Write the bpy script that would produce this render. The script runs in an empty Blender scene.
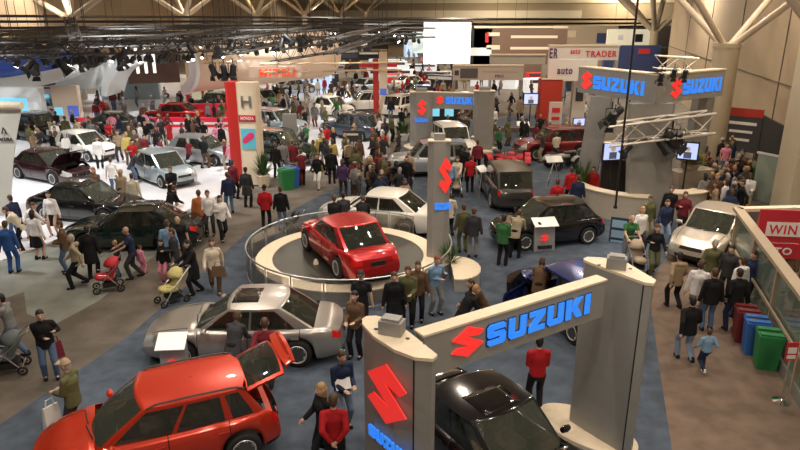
import bpy, bmesh, math, random
from mathutils import Vector, Matrix
random.seed(11)
SC = bpy.context.scene
COL = SC.collection
R = math.radians
# ------------------------------------------------------------------ camera
F_PX, PITCH, CAM_H = 650.0, R(18.3), 8.0
cam = bpy.data.cameras.new('camera'); cam.lens = 36.0 * F_PX / 800.0; cam.sensor_width = 36; cam.clip_end = 600
co = bpy.data.objects.new('camera', cam); COL.objects.link(co)
co.location = (0, 0, CAM_H); co.rotation_euler = (math.pi / 2 - PITCH, 0, 0); SC.camera = co
SC.view_settings.view_transform = 'Standard'; SC.view_settings.look = 'None'; SC.view_settings.gamma = 1
SC.view_settings.use_curve_mapping = False; SC.view_settings.exposure = 0.47

def ray(x, y):
    u = (x - 400) / F_PX; v = (225 - y) / F_PX
    return Vector((u, math.cos(PITCH) + v * math.sin(PITCH), -math.sin(PITCH) + v * math.cos(PITCH)))
def G(x, y, z=0.0):                       # spot in the hall at height z that the surveyed photo point stands on
    d = ray(x, y); t = (z - CAM_H) / d.z
    return Vector((d.x * t, d.y * t, z))
def D(x, y, Y):                           # spot at distance Y
    d = ray(x, y); t = Y / d.y
    return Vector((d.x * t, Y, CAM_H + d.z * t))

# ------------------------------------------------------------------ materials
MATS = {}
def mat(name, col=None, rough=.5, metal=0., coat=0., noise=0., nscale=8., emit=0., bump=0., spec=.5, col2=None):
    if name in MATS: return MATS[name]
    m = bpy.data.materials.new(name); m.use_nodes = True; MATS[name] = m
    nt = m.node_tree; b = nt.nodes['Principled BSDF']
    c = (*col, 1)
    b.inputs['Base Color'].default_value = c
    b.inputs['Roughness'].default_value = rough; b.inputs['Metallic'].default_value = metal
    b.inputs['Coat Weight'].default_value = coat; b.inputs['Coat Roughness'].default_value = .03
    b.inputs['Specular IOR Level'].default_value = spec
    if noise or bump or col2:
        tc = nt.nodes.new('ShaderNodeTexCoord'); n = nt.nodes.new('ShaderNodeTexNoise')
        n.inputs['Scale'].default_value = nscale; n.inputs['Detail'].default_value = 4
        nt.links.new(tc.outputs['Object'], n.inputs['Vector'])
        if noise or col2:
            mx = nt.nodes.new('ShaderNodeMix'); mx.data_type = 'RGBA'
            mr = nt.nodes.new('ShaderNodeMapRange'); mr.inputs[1].default_value = .35; mr.inputs[2].default_value = .65
            nt.links.new(n.outputs['Fac'], mr.inputs[0]); nt.links.new(mr.outputs[0], mx.inputs[0])
            k = 1 - noise
            mx.inputs[6].default_value = (col[0] * k, col[1] * k, col[2] * k, 1)
            mx.inputs[7].default_value = (*col2, 1) if col2 else (min(1, col[0] * (1 + noise)), min(1, col[1] * (1 + noise)), min(1, col[2] * (1 + noise)), 1)
            nt.links.new(mx.outputs[2], b.inputs['Base Color'])
        if bump:
            bp = nt.nodes.new('ShaderNodeBump'); bp.inputs['Strength'].default_value = bump; bp.inputs['Distance'].default_value = .02
            nt.links.new(n.outputs['Fac'], bp.inputs['Height']); nt.links.new(bp.outputs[0], b.inputs['Normal'])
    if emit:
        b.inputs['Emission Color'].default_value = c; b.inputs['Emission Strength'].default_value = emit
    m.diffuse_color = c
    return m
def paint(name, col, metal=.25, rough=.28): return mat(name, col, rough, metal, coat=.9)
def cloth(name, col): return mat('fabric_' + name, col, .85, noise=.08, nscale=14, spec=.2)

def glass_mat(name, tint, refl=.12, clear=.35):
    if name in MATS: return MATS[name]
    m = bpy.data.materials.new(name); m.use_nodes = True; MATS[name] = m
    nt = m.node_tree; nt.nodes.clear()
    out = nt.nodes.new('ShaderNodeOutputMaterial'); tr = nt.nodes.new('ShaderNodeBsdfTransparent'); gl = nt.nodes.new('ShaderNodeBsdfGlossy')
    df = nt.nodes.new('ShaderNodeBsdfDiffuse'); df.inputs[0].default_value = (*tint, 1)
    tr.inputs[0].default_value = (1, 1, 1, 1); gl.inputs['Roughness'].default_value = .03
    lw = nt.nodes.new('ShaderNodeLayerWeight'); lw.inputs[0].default_value = .25
    ad = nt.nodes.new('ShaderNodeMath'); ad.operation = 'MULTIPLY_ADD'; ad.inputs[1].default_value = .7; ad.inputs[2].default_value = refl
    nt.links.new(lw.outputs['Fresnel'], ad.inputs[0])
    m1 = nt.nodes.new('ShaderNodeMixShader'); m1.inputs[0].default_value = clear
    nt.links.new(df.outputs[0], m1.inputs[1]); nt.links.new(tr.outputs[0], m1.inputs[2])
    m2 = nt.nodes.new('ShaderNodeMixShader'); nt.links.new(ad.outputs[0], m2.inputs[0])
    nt.links.new(m1.outputs[0], m2.inputs[1]); nt.links.new(gl.outputs[0], m2.inputs[2]); nt.links.new(m2.outputs[0], out.inputs[0])
    return m

M_GREY = mat('booth_grey', (.30, .29, .27), .45, .15, noise=.04, nscale=3)
M_STEEL = mat('brushed_steel', (.55, .55, .54), .32, .9)
M_CREAM = mat('cream_laminate', (.72, .60, .44), .5, noise=.04)
M_WHITE = mat('white_laminate', (.78, .76, .72), .45, noise=.02)
M_BLACK = mat('black_plastic', (.015, .015, .015), .45)
M_TRUSS = mat('truss_aluminium', (.62, .56, .48), .4, .5)
M_TRUSSD = mat('dark_truss', (.05, .045, .04), .5, .4)
M_BLUE = mat('sign_blue', (.03, .22, .80), .4, emit=.55, noise=0)
M_DBLUE = mat('sign_outline_blue', (.01, .04, .16), .5)
M_RED = mat('sign_red', (.85, .035, .03), .4, emit=.45)
M_LEDW = mat('lamp_lens', (1, .93, .8), .4, emit=14)
M_GLASSC = glass_mat('car_glass', (.022, .026, .020), .09, .26)
M_GLASSW = glass_mat('windshield_glass', (.055, .062, .048), .10, .36)
M_GLASSR = glass_mat('clear_glass', (.30, .42, .36), .05, .68)
M_TYRE = mat('tyre_rubber', (.012, .012, .012), .8, bump=.2)
M_RIM = mat('alloy_rim', (.78, .78, .78), .3, .45)
M_SEAT = mat('car_seat_fabric', (.10, .09, .075), .9, noise=.2)
M_SEATL = mat('car_seat_beige', (.30, .26, .19), .9, noise=.2)
M_DARK = mat('car_underbody_black', (.01, .01, .01), .8)
M_HEADL = mat('headlight_glass', (.55, .56, .55), .12, .35, coat=1)
M_TAIL = mat('taillight_red', (.55, .01, .008), .15, 0, coat=1)
M_CHROME = mat('chrome', (.75, .75, .75), .12, 1)
M_LEAF = mat('leaf_green', (.05, .11, .025), .6, noise=.4, nscale=20)
M_LEAFY = mat('leaf_yellow', (.22, .20, .03), .6, noise=.4, nscale=20)

# ------------------------------------------------------------------ object helpers
def tag(o, label=None, cat=None, group=None, kind=None):
    if label: o['label'] = label
    if cat: o['category'] = cat
    if group: o['group'] = group
    if kind: o['kind'] = kind
    return o
def empty(name, loc=(0, 0, 0), rz=0., label=None, cat=None, group=None):
    o = bpy.data.objects.new(name, None); COL.objects.link(o); o.location = loc; o.rotation_euler = (0, 0, rz)
    o.empty_display_size = .2
    return tag(o, label, cat, group)
def link(name, me, parent=None, m=None, smooth=None):
    o = bpy.data.objects.new(name, me); COL.objects.link(o); o.parent = parent
    if m is not None and len(me.materials) == 0: me.materials.append(m)
    return o
def sm(me, ang=35):
    for p in me.polygons: p.use_smooth = True
    me.set_sharp_from_angle(angle=R(ang))
    return me
class MB:
    def __init__(s): s.v = []; s.f = []
    def add(s, vs, fs):
        o = len(s.v); s.v += [tuple(v) for v in vs]; s.f += [tuple(i + o for i in f) for f in fs]; return s
    def box(s, c, d, rz=0., M=None):
        cx, cy, cz = c; a, b, h = d[0] / 2, d[1] / 2, d[2] / 2
        vs = [Vector((x * a, y * b, z * h)) for z in (-1, 1) for x, y in ((-1, -1), (1, -1), (1, 1), (-1, 1))]
        m = Matrix.Rotation(rz, 3, 'Z') if M is None else M
        vs = [m @ v + Vector((cx, cy, cz)) for v in vs]
        return s.add(vs, [(3, 2, 1, 0), (4, 5, 6, 7), (0, 1, 5, 4), (1, 2, 6, 5), (2, 3, 7, 6), (3, 0, 4, 7)])
    def prism(s, pts, z0, z1):             # convex-ish plan polygon
        n = len(pts)
        area = sum(pts[i][0] * pts[(i + 1) % n][1] - pts[(i + 1) % n][0] * pts[i][1] for i in range(n))
        if area < 0: pts = pts[::-1]
        vs = [(p[0], p[1], z0) for p in pts] + [(p[0], p[1], z1) for p in pts]
        fs = [tuple(range(n))[::-1], tuple(range(n, 2 * n))] + [(i, (i + 1) % n, (i + 1) % n + n, i + n) for i in range(n)]
        return s.add(vs, fs)
    def tube(s, pts, r, n=6, r2=None, cap=True):
        pts = [Vector(p) for p in pts]; rings = []
        up = None; N = len(pts)
        for i, p in enumerate(pts):
            d = (pts[min(i + 1, N - 1)] - pts[max(i - 1, 0)]).normalized()
            if up is None:
                up = Vector((0, 0, 1)) if abs(d.z) < .9 else Vector((1, 0, 0))
            a = d.cross(up).normalized(); b = d.cross(a).normalized(); up = -b if False else up
            rr = r if r2 is None else r + (r2 - r) * i / (N - 1)
            rings.append([p + (a * math.cos(2 * math.pi * k / n) + b * math.sin(2 * math.pi * k / n)) * rr for k in range(n)])
        vs = [v for q in rings for v in q]; fs = []
        for i in range(N - 1):
            for k in range(n):
                fs.append((i * n + k, i * n + (k + 1) % n, (i + 1) * n + (k + 1) % n, (i + 1) * n + k))
        if cap: fs += [tuple(range(n))[::-1], tuple(range((N - 1) * n, N * n))]
        return s.add(vs, fs)
    def lathe(s, prof, n=24, c=(0, 0, 0), M=None):   # prof [(r,z)]
        vs = []; fs = []
        for r, z in prof:
            for k in range(n):
                v = Vector((r * math.cos(2 * math.pi * k / n), r * math.sin(2 * math.pi * k / n), z))
                if M is not None: v = M @ v
                vs.append(v + Vector(c))
        for i in range(len(prof) - 1):
            for k in range(n):
                fs.append((i * n + k, i * n + (k + 1) % n, (i + 1) * n + (k + 1) % n, (i + 1) * n + k))
        closed = prof[0] == prof[-1]
        if prof[0][0] > 1e-4 and not closed: fs.append(tuple(range(n))[::-1])
        if prof[-1][0] > 1e-4 and not closed: fs.append(tuple(range((len(prof) - 1) * n, len(prof) * n)))
        return s.add(vs, fs)
    def me(s, name, m=None, smooth=None):
        me = bpy.data.meshes.new(name); me.from_pydata(s.v, [], s.f); me.validate(); me.update()
        bm = bmesh.new(); bm.from_mesh(me); bmesh.ops.remove_doubles(bm, verts=bm.verts, dist=1e-5)
        bmesh.ops.recalc_face_normals(bm, faces=bm.faces); bm.to_mesh(me); bm.free()
        if m is not None: me.materials.append(m)
        if smooth: sm(me, smooth)
        return me
    def build(s, name, m, parent=None, smooth=None, label=None, cat=None, group=None, kind=None, loc=None):
        if parent is None:
            # origin at the base centre of the thing
            if loc is None:
                xs = [v[0] for v in s.v]; ys = [v[1] for v in s.v]; zs = [v[2] for v in s.v]
                loc = ((min(xs) + max(xs)) / 2, (min(ys) + max(ys)) / 2, min(zs))
            s.v = [(v[0] - loc[0], v[1] - loc[1], v[2] - loc[2]) for v in s.v]
        o = link(name, s.me(name, m, smooth), parent)
        if parent is None: o.location = loc
        return tag(o, label, cat, group, kind)

def copy_tree(o, parent=None):
    c = o.copy(); COL.objects.link(c); c.parent = parent
    for ch in list(o.children): copy_tree(ch, c)
    return c
def set_slot(o, m, i=0):
    o.material_slots[i].link = 'OBJECT'; o.material_slots[i].material = m

FONT_CACHE = {}
def text_mesh(s, size=1., bold=.02, depth=.01):
    k = (s, round(size, 3), bold, depth)
    if k in FONT_CACHE: return FONT_CACHE[k]
    cu = bpy.data.curves.new('lettering', 'FONT'); cu.body = s; cu.size = size; cu.offset = bold; cu.extrude = depth
    cu.resolution_u = 3; cu.align_x = 'LEFT'; cu.space_character = 1.16
    o = bpy.data.objects.new('lettering', cu); COL.objects.link(o)
    bpy.context.view_layer.update()
    me = bpy.data.meshes.new_from_object(o.evaluated_get(bpy.context.evaluated_depsgraph_get()))
    bpy.data.objects.remove(o)
    FONT_CACHE[k] = me
    return me
GLYPH = {
 'S': (.92, [[(.08, .72), (.90, .72), (.90, .90), (.80, 1), (.12, 1), (0, .88), (0, .74)], [(0, .48), (.10, .38), (.30, .38), (.30, .90), (0, .90)], [(.06, .385), (.84, .385), (.90, .45), (.84, .62), (.06, .62)], [(.62, .10), (.92, .14), (.92, .50), (.82, .62), (.62, .62)], [(.02, .10), (.12, 0), (.80, 0), (.92, .12), (.88, .27), (.02, .27)]]),
 'U': (.90, [[(0, .14), (.31, .14), (.31, 1), (0, 1)], [(.59, .14), (.90, .14), (.90, 1), (.59, 1)], [(.12, 0), (.78, 0), (.90, .15), (.90, .28), (0, .28), (0, .15)]]),
 'Z': (.86, [[(.02, .74), (.86, .74), (.86, 1), (.02, 1)], [(0, 0), (.86, 0), (.86, .26), (0, .26)], [(0, .24), (.40, .24), (.86, .76), (.46, .76)]]),
 'K': (.96, [[(0, 0), (.31, 0), (.31, 1), (0, 1)], [(.24, .38), (.48, .38), (.94, 1), (.60, 1)], [(.30, .56), (.58, .66), (.98, 0), (.62, 0)]]),
 'I': (.31, [[(0, 0), (.31, 0), (.31, 1), (0, 1)]])}
def block_text(e=0.):
    vs = []; fs = []; x = 0
    for ch in 'SUZUKI':
        w, polys = GLYPH[ch]
        for P in polys:
            cx = sum(p[0] for p in P) / len(P); cy = sum(p[1] for p in P) / len(P)
            Q = [(px + math.copysign(e, px - cx) + x, py + math.copysign(e, py - cy)) for px, py in P]; o = len(vs); n = len(Q)
            area = sum(Q[i][0] * Q[(i + 1) % n][1] - Q[(i + 1) % n][0] * Q[i][1] for i in range(n))
            if area < 0: Q = Q[::-1]
            vs += [(a, b, -.5) for a, b in Q] + [(a, b, .5) for a, b in Q]
            fs += [tuple(range(o, o + n))[::-1], tuple(range(o + n, o + 2 * n))] + [(o + i, o + (i + 1) % n, o + (i + 1) % n + n, o + i + n) for i in range(n)]
        x += w + .15
    me = bpy.data.meshes.new('lettering'); me.from_pydata(vs, [], fs); me.update(); return me
def place_text(s, parent, m, o, xd, up, w, h, depth=.012, name='lettering', label=None, bold=.02, off=.0):
    """lettering whose lower-left corner is o (in parent space), running along xd, w wide and h high"""
    if s == 'SUZUKI': me = block_text(.05 if bold > .06 else 0.)
    else: me = text_mesh(s, 1., bold, .5).copy()
    xs = [v.co.x for v in me.vertices]; ys = [v.co.y for v in me.vertices]
    x0, x1, y0, y1 = min(xs), max(xs), min(ys), max(ys)
    xd = Vector(xd).normalized(); up = Vector(up).normalized(); nz = xd.cross(up)
    for v in me.vertices:
        a = (v.co.x - x0) / (x1 - x0) * w; b = (v.co.y - y0) / (y1 - y0) * h; c = v.co.z * 2 * depth + off
        v.co = Vector(o) + xd * a + up * b + nz * c
    me.materials.clear(); me.materials.append(m); me.update()
    ob = link(name, me, parent)
    if label: ob['label'] = label
    return ob
SMARK = [(0, .66), (.5, 1), (1, .76), (.84, .62), (.43, .685), (1, .34), (.5, 0), (0, .24), (.16, .38), (.57, .315)]
def place_mark(parent, m, o, xd, up, w, h, depth=.012, name='emblem', off=0., label=None, pts=None):
    xd = Vector(xd).normalized(); up = Vector(up).normalized(); nz = xd.cross(up)
    P = pts or SMARK; n = len(P)
    bm = bmesh.new()
    lo = [bm.verts.new(Vector(o) + xd * p[0] * w + up * p[1] * h + nz * off) for p in P]
    hi = [bm.verts.new(v.co + nz * depth) for v in lo]
    bm.faces.new(hi); bm.faces.new(lo[::-1])
    for i in range(n): bm.faces.new((lo[i], lo[(i + 1) % n], hi[(i + 1) % n], hi[i]))
    bm.normal_update(); bmesh.ops.triangulate(bm, faces=bm.faces[:]); bmesh.ops.recalc_face_normals(bm, faces=bm.faces)
    me = bpy.data.meshes.new(name); bm.to_mesh(me); bm.free(); me.materials.append(m)
    ob = link(name, me, parent)
    if label: ob['label'] = label
    return ob
# ------------------------------------------------------------------ cars
def interp(tab, x):
    if x <= tab[0][0]: return tab[0][1]
    for (a, b), (c, d) in zip(tab, tab[1:]):
        if x <= c:
            t = (x - a) / (c - a); t = t * t * (3 - 2 * t) if len(tab[0]) > 2 else t
            return b + (d - b) * t
    return tab[-1][1]
def smooth_tab(tab, x, h=.12):
    return (interp(tab, x - h) + interp(tab, x) * 2 + interp(tab, x + h)) / 4
CARS = {
 'sedan': dict(L=4.65, W=1.82, H=1.47, wb=2.70, fo=.93, r=.345, deck=[(-2.32, .84), (-2.2, .97), (-1.8, 1.0), (-.4, .96), (.85, .96), (1.3, .96), (1.95, .87), (2.2, .79), (2.32, .71)],
     cab=(1.22, .34, -1.02, -1.82), belt=.93, wr=.67, glass=((.04, .43), (.46, .86)), ncrown=.05),
 'hatch': dict(L=4.14, W=1.755, H=1.55, wb=2.50, fo=.91, r=.33, deck=[(-2.07, .78), (-2.0, .99), (-1.5, 1.02), (-.4, .99), (.8, 1.0), (1.1, 1.0), (1.65, .93), (1.95, .83), (2.07, .74)],
     cab=(1.24, .34, -1.55, -1.93), belt=.97, wr=.67, glass=((.05, .40), (.43, .74), (.79, .93)), ncrown=.06, rails=True, hatch=True),
 'suv': dict(L=4.45, W=1.81, H=1.70, wb=2.64, fo=.86, r=.36, deck=[(-2.22, .90), (-2.16, 1.06), (-1.5, 1.08), (-.4, 1.06), (.9, 1.06), (1.2, 1.07), (1.9, 1.01), (2.12, .93), (2.22, .84)],
     cab=(1.10, .45, -1.82, -2.12), belt=1.04, wr=.70, glass=((.05, .37), (.40, .69), (.73, .93)), ncrown=.05, rails=True, hatch=True),
 'compact': dict(L=4.0, W=1.70, H=1.53, wb=2.47, fo=.78, r=.315, deck=[(-2.0, .72), (-1.93, .95), (-1.4, 1.0), (-.4, .95), (.8, .95), (1.1, .96), (1.6, .90), (1.88, .80), (2.0, .71)],
     cab=(1.22, .40, -1.25, -1.85), belt=.93, wr=.65, glass=((.06, .44), (.47, .80)), ncrown=.06, hatch=True),
}
BROWS = 9
def car_meshes(kind, opened=()):
    S = CARS[kind]; L, W, H = S['L'], S['W'], S['H']; hl = L / 2; hw = W / 2; r = S['r']
    xwf = hl - S['fo']; xwr = xwf - S['wb']; zb0 = .20; RA = r + .055
    cow, wtop, rtop, rbase = S['cab']; belt = S['belt']; wr = S['wr'] * hw * 1.24
    parts = {}
    def P(n): return parts.setdefault(n, ([], []))
    # --- lower body grid
    xs = set()
    for i in range(57): xs.add(round(-hl + L * i / 56, 3))
    for xw in (xwf, xwr):
        for k in range(-8, 9): xs.add(round(xw + RA * math.sin(k / 8 * math.pi / 2), 3))
    for e in (-1, 1):
        for q in (.99, .975, .955, .93): xs.add(round(e * hl * q, 3))
    xs = sorted(xs); xx = [xs[0]]
    for x in xs[1:]:
        if x - xx[-1] > .012: xx.append(x)
    xs = xx
    def plan(x):
        s = abs(x) / hl
        return (1 - .17 * s ** 7 - .05 * s ** 3)
    prof = [(.925, 0), (.975, .14), (1., .36), (1.0, .55), (.985, .72), (.955, .88), (.915, .965), (.87, 1.0)]
    top = [.74, .58, .42, .26, .12, 0]
    grid = []
    for x in xs:
        w = hw * plan(x); zt = smooth_tab(S['deck'], x); s = x / hl
        zb = zb0 + .05 * max(0, abs(s) - .8) / .2
        for xw in (xwf, xwr):
            d = abs(x - xw)
            if d < RA: zb = max(zb, r + math.sqrt(RA * RA - d * d))
        zs = zt - .035
        col = []
        for f, t in prof:
            z = zb + (zs - zb) * t
            # tuck of nose and tail with height
            zn = (z - .45) / .5
            e = max(0, (abs(s) - .75) / .25) ** 1.5
            k = .16 * max(0, zn) ** 1.6 if s > 0 else (.10 if not S.get('hatch') else .07) * max(0, zn) ** 1.6
            k += .10 * max(0, (.36 - z) / .2)
            col.append((x - math.copysign(k * e, s), w * f, z))
        xk = col[-1][0]
        for f in top:
            z = zs + .035 * (1 - (f / .87) ** 2) + (.03 * math.exp(-((f - .55) / .15) ** 2) * (1 if x > cow - .1 else 0) * max(0, min(1, (hl - x) * 2)))
            col.append((xk, w * f, z))
        grid.append(col)
    nr = len(prof) + len(top)
    def cab_in(x, y):
        return rbase + .12 < x < cow - .16 and abs(y) < hw * .80
    def bclass(c, j=0):
        x, y, z = c; ay = abs(y); s = x / hl
        if cab_in(x, y) and z > belt - .12 and ay < hw * .80: return None
        if s > .87 and 3 <= j <= 6: return 'headlight'
        if 'door' in opened and y > 0 and -.18 < x < cow - .25 and ay > .86 * hw and z > .26: return 'front_door'
        if 'hood' in opened and cow - .02 < x < hl - .22 and ay < .85 * hw and z > .62: return 'hood'
        if s < -.915 and (4 <= j <= 5): return 'taillight'
        if 'gate' in opened and s < -.93 and ay < .74 * hw and z > .72: return 'tailgate'
        if (S.get('hatch') and (kind in ('hatch', 'suv'))) and z < .31: return 'lower_cladding'
        return 'body'
    def add(part, quad):
        if part is None: return
        vs, fs = P(part); o = len(vs); vs += quad; fs.append(tuple(range(o, o + len(quad))))
    def mirror(q): return [(a, -b, c) for a, b, c in q][::-1]
    for i in range(len(xs) - 1):
        for j in range(nr - 1):
            q = [grid[i][j], grid[i + 1][j], grid[i + 1][j + 1], grid[i][j + 1]]
            for qq in (q, mirror(q)):
                c = [sum(p[k] for p in qq) / 4 for k in range(3)]
                add(bclass(c, j), qq)
    # fascias
    for e, ci in ((-1, 0), (1, len(xs) - 1)):
        col = grid[ci]; cols = [1, .86, .7, .52, .35, .18, 0]; bul = .10 if e > 0 else .07
        G2 = []
        for p in col[:len(prof)]:
            G2.append([(p[0] + e * bul * (1 - f * f), p[1] * f, p[2]) for f in cols])
        # blend centre down from the hood edge
        for j in range(len(prof) - 1):
            for k in range(len(cols) - 1):
                q = [G2[j][k], G2[j][k + 1], G2[j + 1][k + 1], G2[j + 1][k]]
                for qq in (q, mirror(q)):
                    c = [sum(p[t] for p in qq) / 4 for t in range(3)]; ay = abs(c[1]); z = c[2]
                    if e > 0:
                        part = 'body'
                        if 4 <= j <= 5 and ay < .42 * hw: part = 'grille'
                        elif z < .38 and z > .22 and ay < .55 * hw: part = 'lower_grille'
                        elif 3 <= j <= 6 and ay > .58 * hw: part = 'headlight'
                    else:
                        part = 'body'
                        if 4 <= j <= 5 and ay > (.56 if not S.get('hatch') else .74) * hw: part = 'taillight'
                        elif z < .34: part = 'lower_cladding'
                        elif 'gate' in opened and z > .72 and ay < .74 * hw: part = 'tailgate'
                    add(part, qq)
        # close between fascia top row and top grid column
        tp = G2[-1]; tg = [col[len(prof) - 1]] + col[len(prof):]
        tf = [p[1] / max(1e-6, col[len(prof) - 1][1]) for p in tg]
        for k in range(len(cols) - 1):
            fa, fb = cols[k], cols[k + 1]
            def zt_at(f): 
                y = f * col[len(prof) - 1][1]
                return (col[len(prof) - 1][0], y, interp(sorted([(p[1], p[2]) for p in tg]), y))
            q = [tp[k], tp[k + 1], zt_at(fb), zt_at(fa)]
            cp = 'tailgate' if (e < 0 and 'gate' in opened and (fa + fb) / 2 < .74) else 'body'
            add(cp, q); add(cp, mirror(q))
    # --- greenhouse
    vv = [0, .07, .2, .35, .5, .65, .8, .90, .96, 1]
    fy = [0, .2, .4, .6, .78, .90, 1]
    st = sorted(set([0, .02, .05, .1, .2, .3, .4, .5, .6, .7, .8, .88, .95, 1] + [t for g in S['glass'] for t in g]))
    wbase = hw * .865
    zr = H - .055
    def outline(v):
        ve = 1 - (1 - v) ** 1.12
        xf = cow + (wtop - cow) * v ** 1.05; xr = rbase + (rtop - rbase) * v ** 1.05
        w = wbase + (wr - wbase) * (v ** 1.25)
        z = belt - .06 + (zr - belt + .06) * ve
        bf, br = .24 - .13 * v, .12
        pts = [(xf - bf * f * f, w * f * .97, z) for f in fy[:-1]]
        for t in st:
            x0, x1 = xf - bf, xr + br
            pts.append((x0 + (x1 - x0) * t, w * (1 - .07 * (2 * abs(t - .45)) ** 2.2), z))
        pts += [(xr + br * f * f, w * f * .9, z) for f in fy[:-1][::-1]]
        return pts
    def roofz(x, y):
        xm = (wtop + rtop) / 2; lx = (wtop - rtop) / 2 + .25
        return zr + .045 * (1 - (y / wr) ** 2) + .028 * (1 - ((x - xm) / lx) ** 2)
    rings = [outline(v) for v in vv]
    n = len(rings[0]); nf = len(fy) - 1; ns = len(st)
    # lift upper rings towards the crown
    for vi, v in enumerate(vv):
        if v > .6:
            k = ((v - .6) / .4) ** 2
            rings[vi] = [(x, y, z + (roofz(x, y) - zr) * k) for x, y, z in rings[vi]]
    def gclass(j, vi, c):
        v = (vv[vi] + vv[vi + 1]) / 2
        if j < nf:
            f = (fy[j] + fy[min(j + 1, nf)]) / 2
            return 'windshield' if .05 < v < .95 and f < .93 else 'body'
        if j >= nf + ns - 1:
            k = n - 1 - j - .5
            f = k / nf
            g = 'rear_window' if (.12 if S.get('hatch') else .05) < v < .93 and k < nf - .9 else ('tailgate' if 'gate' in opened else 'body')
            if 'gate' in opened and g == 'body': g = 'tailgate'
            return g
        t = (st[j - nf] + st[j - nf + 1]) / 2
        for gi, (a, b) in enumerate(S['glass']):
            if a < t < b and .07 < v < .90:
                if gi == 0 and 'door' in opened and c[1] > 0: return 'door_window'
                return 'side_window_%d' % gi
        return 'body'
    for vi in range(len(vv) - 1):
        for j in range(n - 1):
            q = [rings[vi][j], rings[vi][j + 1], rings[vi + 1][j + 1], rings[vi + 1][j]]
            for sgn, qq in ((1, q[::-1]), (-1, mirror(q[::-1]))):
                c = [sum(p[k] for p in qq) / 4 for k in range(3)]
                cl = gclass(j, vi, c)
                if cl.startswith('side_window'): cl += ('L' if sgn > 0 else 'R')
                add(cl, qq)
    xm = (wtop + rtop) / 2; qs = [1, .93, .8, .6, .4, .2, .02]
    def rp(p, q):
        x = xm + (p[0] - xm) * q; y = p[1] * q
        return (x, y, roofz(x, y))
    for a, b in zip(qs, qs[1:]):
        for j in range(n - 1):
            q = [rp(rings[-1][j], a), rp(rings[-1][j + 1], a), rp(rings[-1][j + 1], b), rp(rings[-1][j], b)]
            add('body', q); add('body', mirror(q))
    # --- finish: meshes
    out = []   # (name, mesh, matkey, parentkey)
    MK = {'body': 'paint', 'windshield': M_GLASSW, 'rear_window': M_GLASSC, 'door_window': M_GLASSC, 'headlight': M_HEADL, 'taillight': M_TAIL,
          'grille': M_BLACK, 'lower_grille': M_BLACK, 'lower_cladding': M_DARK, 'hood': 'paint', 'front_door': 'paint', 'tailgate': 'paint'}
    def fin(name, vs, fs, mk, xf=None, thick=0.):
        mb = MB(); mb.add(vs, fs)
        me = mb.me(name)
        if thick:
            bm = bmesh.new(); bm.from_mesh(me); bmesh.ops.solidify(bm, geom=bm.faces[:], thickness=thick); bm.to_mesh(me); bm.free()
        if xf is not None: me.transform(xf); me.update()
        me.materials.append(MATS.setdefault('paint_slot', paint('paint_slot', (.5, .5, .5))) if mk == 'paint' else mk)
        sm(me, 38)
        return me
    XF = {}
    if 'gate' in opened:
        h = Vector((rtop + .02, 0, zr + .03))
        XF['tailgate'] = XF['rear_window'] = Matrix.Translation(h) @ Matrix.Rotation(R(-0), 4, 'Y') @ Matrix.Rotation(R(76), 4, 'Y') @ Matrix.Translation(-h)
    if 'hood' in opened:
        h = Vector((cow, 0, belt + .02)); XF['hood'] = Matrix.Translation(h) @ Matrix.Rotation(R(-52), 4, 'Y') @ Matrix.Translation(-h)
    if 'door' in opened:
        h = Vector((cow - .27, hw * .96, 0)); XF['front_door'] = XF['door_window'] = Matrix.Translation(h) @ Matrix.Rotation(R(-62), 4, 'Z') @ Matrix.Translation(-h)
    for k, (vs, fs) in parts.items():
        if k.startswith('side_window'): nm, mk = 'side_window', M_GLASSC
        else: nm, mk = k, MK[k]
        if k in ('headlight', 'taillight', 'lower_cladding') and k != 'lower_cladding':
            for sg in (1, -1):
                sel = [f for f in fs if sum(vs[i][1] for i in f) * sg > 0]
                v2 = []; f2 = []
                for f in sel:
                    o = len(v2); v2 += [vs[i] for i in f]; f2.append(tuple(range(o, o + len(f))))
                out.append((nm, fin(nm, v2, f2, mk, thick=.0), mk, None))
            continue
        if k == 'lower_cladding':
            for sg in (1, -1):
                sel = [f for f in fs if sum(vs[i][0] for i in f) * sg > 0]; v2 = []; f2 = []
                for f in sel:
                    o = len(v2); v2 += [vs[i] for i in f]; f2.append(tuple(range(o, o + len(f))))
                if sel: out.append((nm, fin(nm, v2, f2, mk), mk, None))
            continue
        th = .04 if nm in ('hood', 'front_door', 'tailgate') else 0.
        par = 'tailgate' if (nm == 'rear_window' and 'gate' in opened) else ('front_door' if nm == 'door_window' else None)
        out.append((nm.replace('lower_cladding', 'lower_cladding'), fin(nm, vs, fs, mk, XF.get(nm), th), mk, par))
    # underbody / floor pan, dashboard, seats
    mb = MB(); mb.box((0, 0, .30), (L * .93, W * .62, .18)); mb.box(((xwf + xwr) / 2, 0, .27), (S['wb'] - 2 * RA, W * .9, .12))
    out.append(('underbody', mb.me('underbody', M_DARK), M_DARK, None))
    mb = MB(); mb.box((cow - .30, 0, belt - .16), (.36, W * .78, .18)); mb.box((cow - .55, .36, belt - .06), (.04, .34, .34), 0)
    out.append(('dashboard', mb.me('dashboard', M_BLACK), M_BLACK, None))
    if not S.get('hatch'):
        mb = MB(); mb.box((rbase + .38, 0, belt - .10), (.75, W * .74, .06)); out.append(('parcel_shelf', mb.me('parcel_shelf', M_BLACK), M_BLACK, None))
    zc = .48
    for sx, bx in ((.12, 0), (-.78, 1)):
        for sy in (.36, -.36):
            mb = MB(); mb.box((sx, sy, zc), (.5, .5, .16))
            mb.box((sx - .30, sy, zc + .32), (.14, .48, .6), M=Matrix.Rotation(R(-12), 3, 'Y')); mb.box((sx - .39, sy, zc + .68), (.09, .26, .16))
            out.append(('seat', mb.me('seat', M_SEATL), M_SEATL, None))
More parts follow.
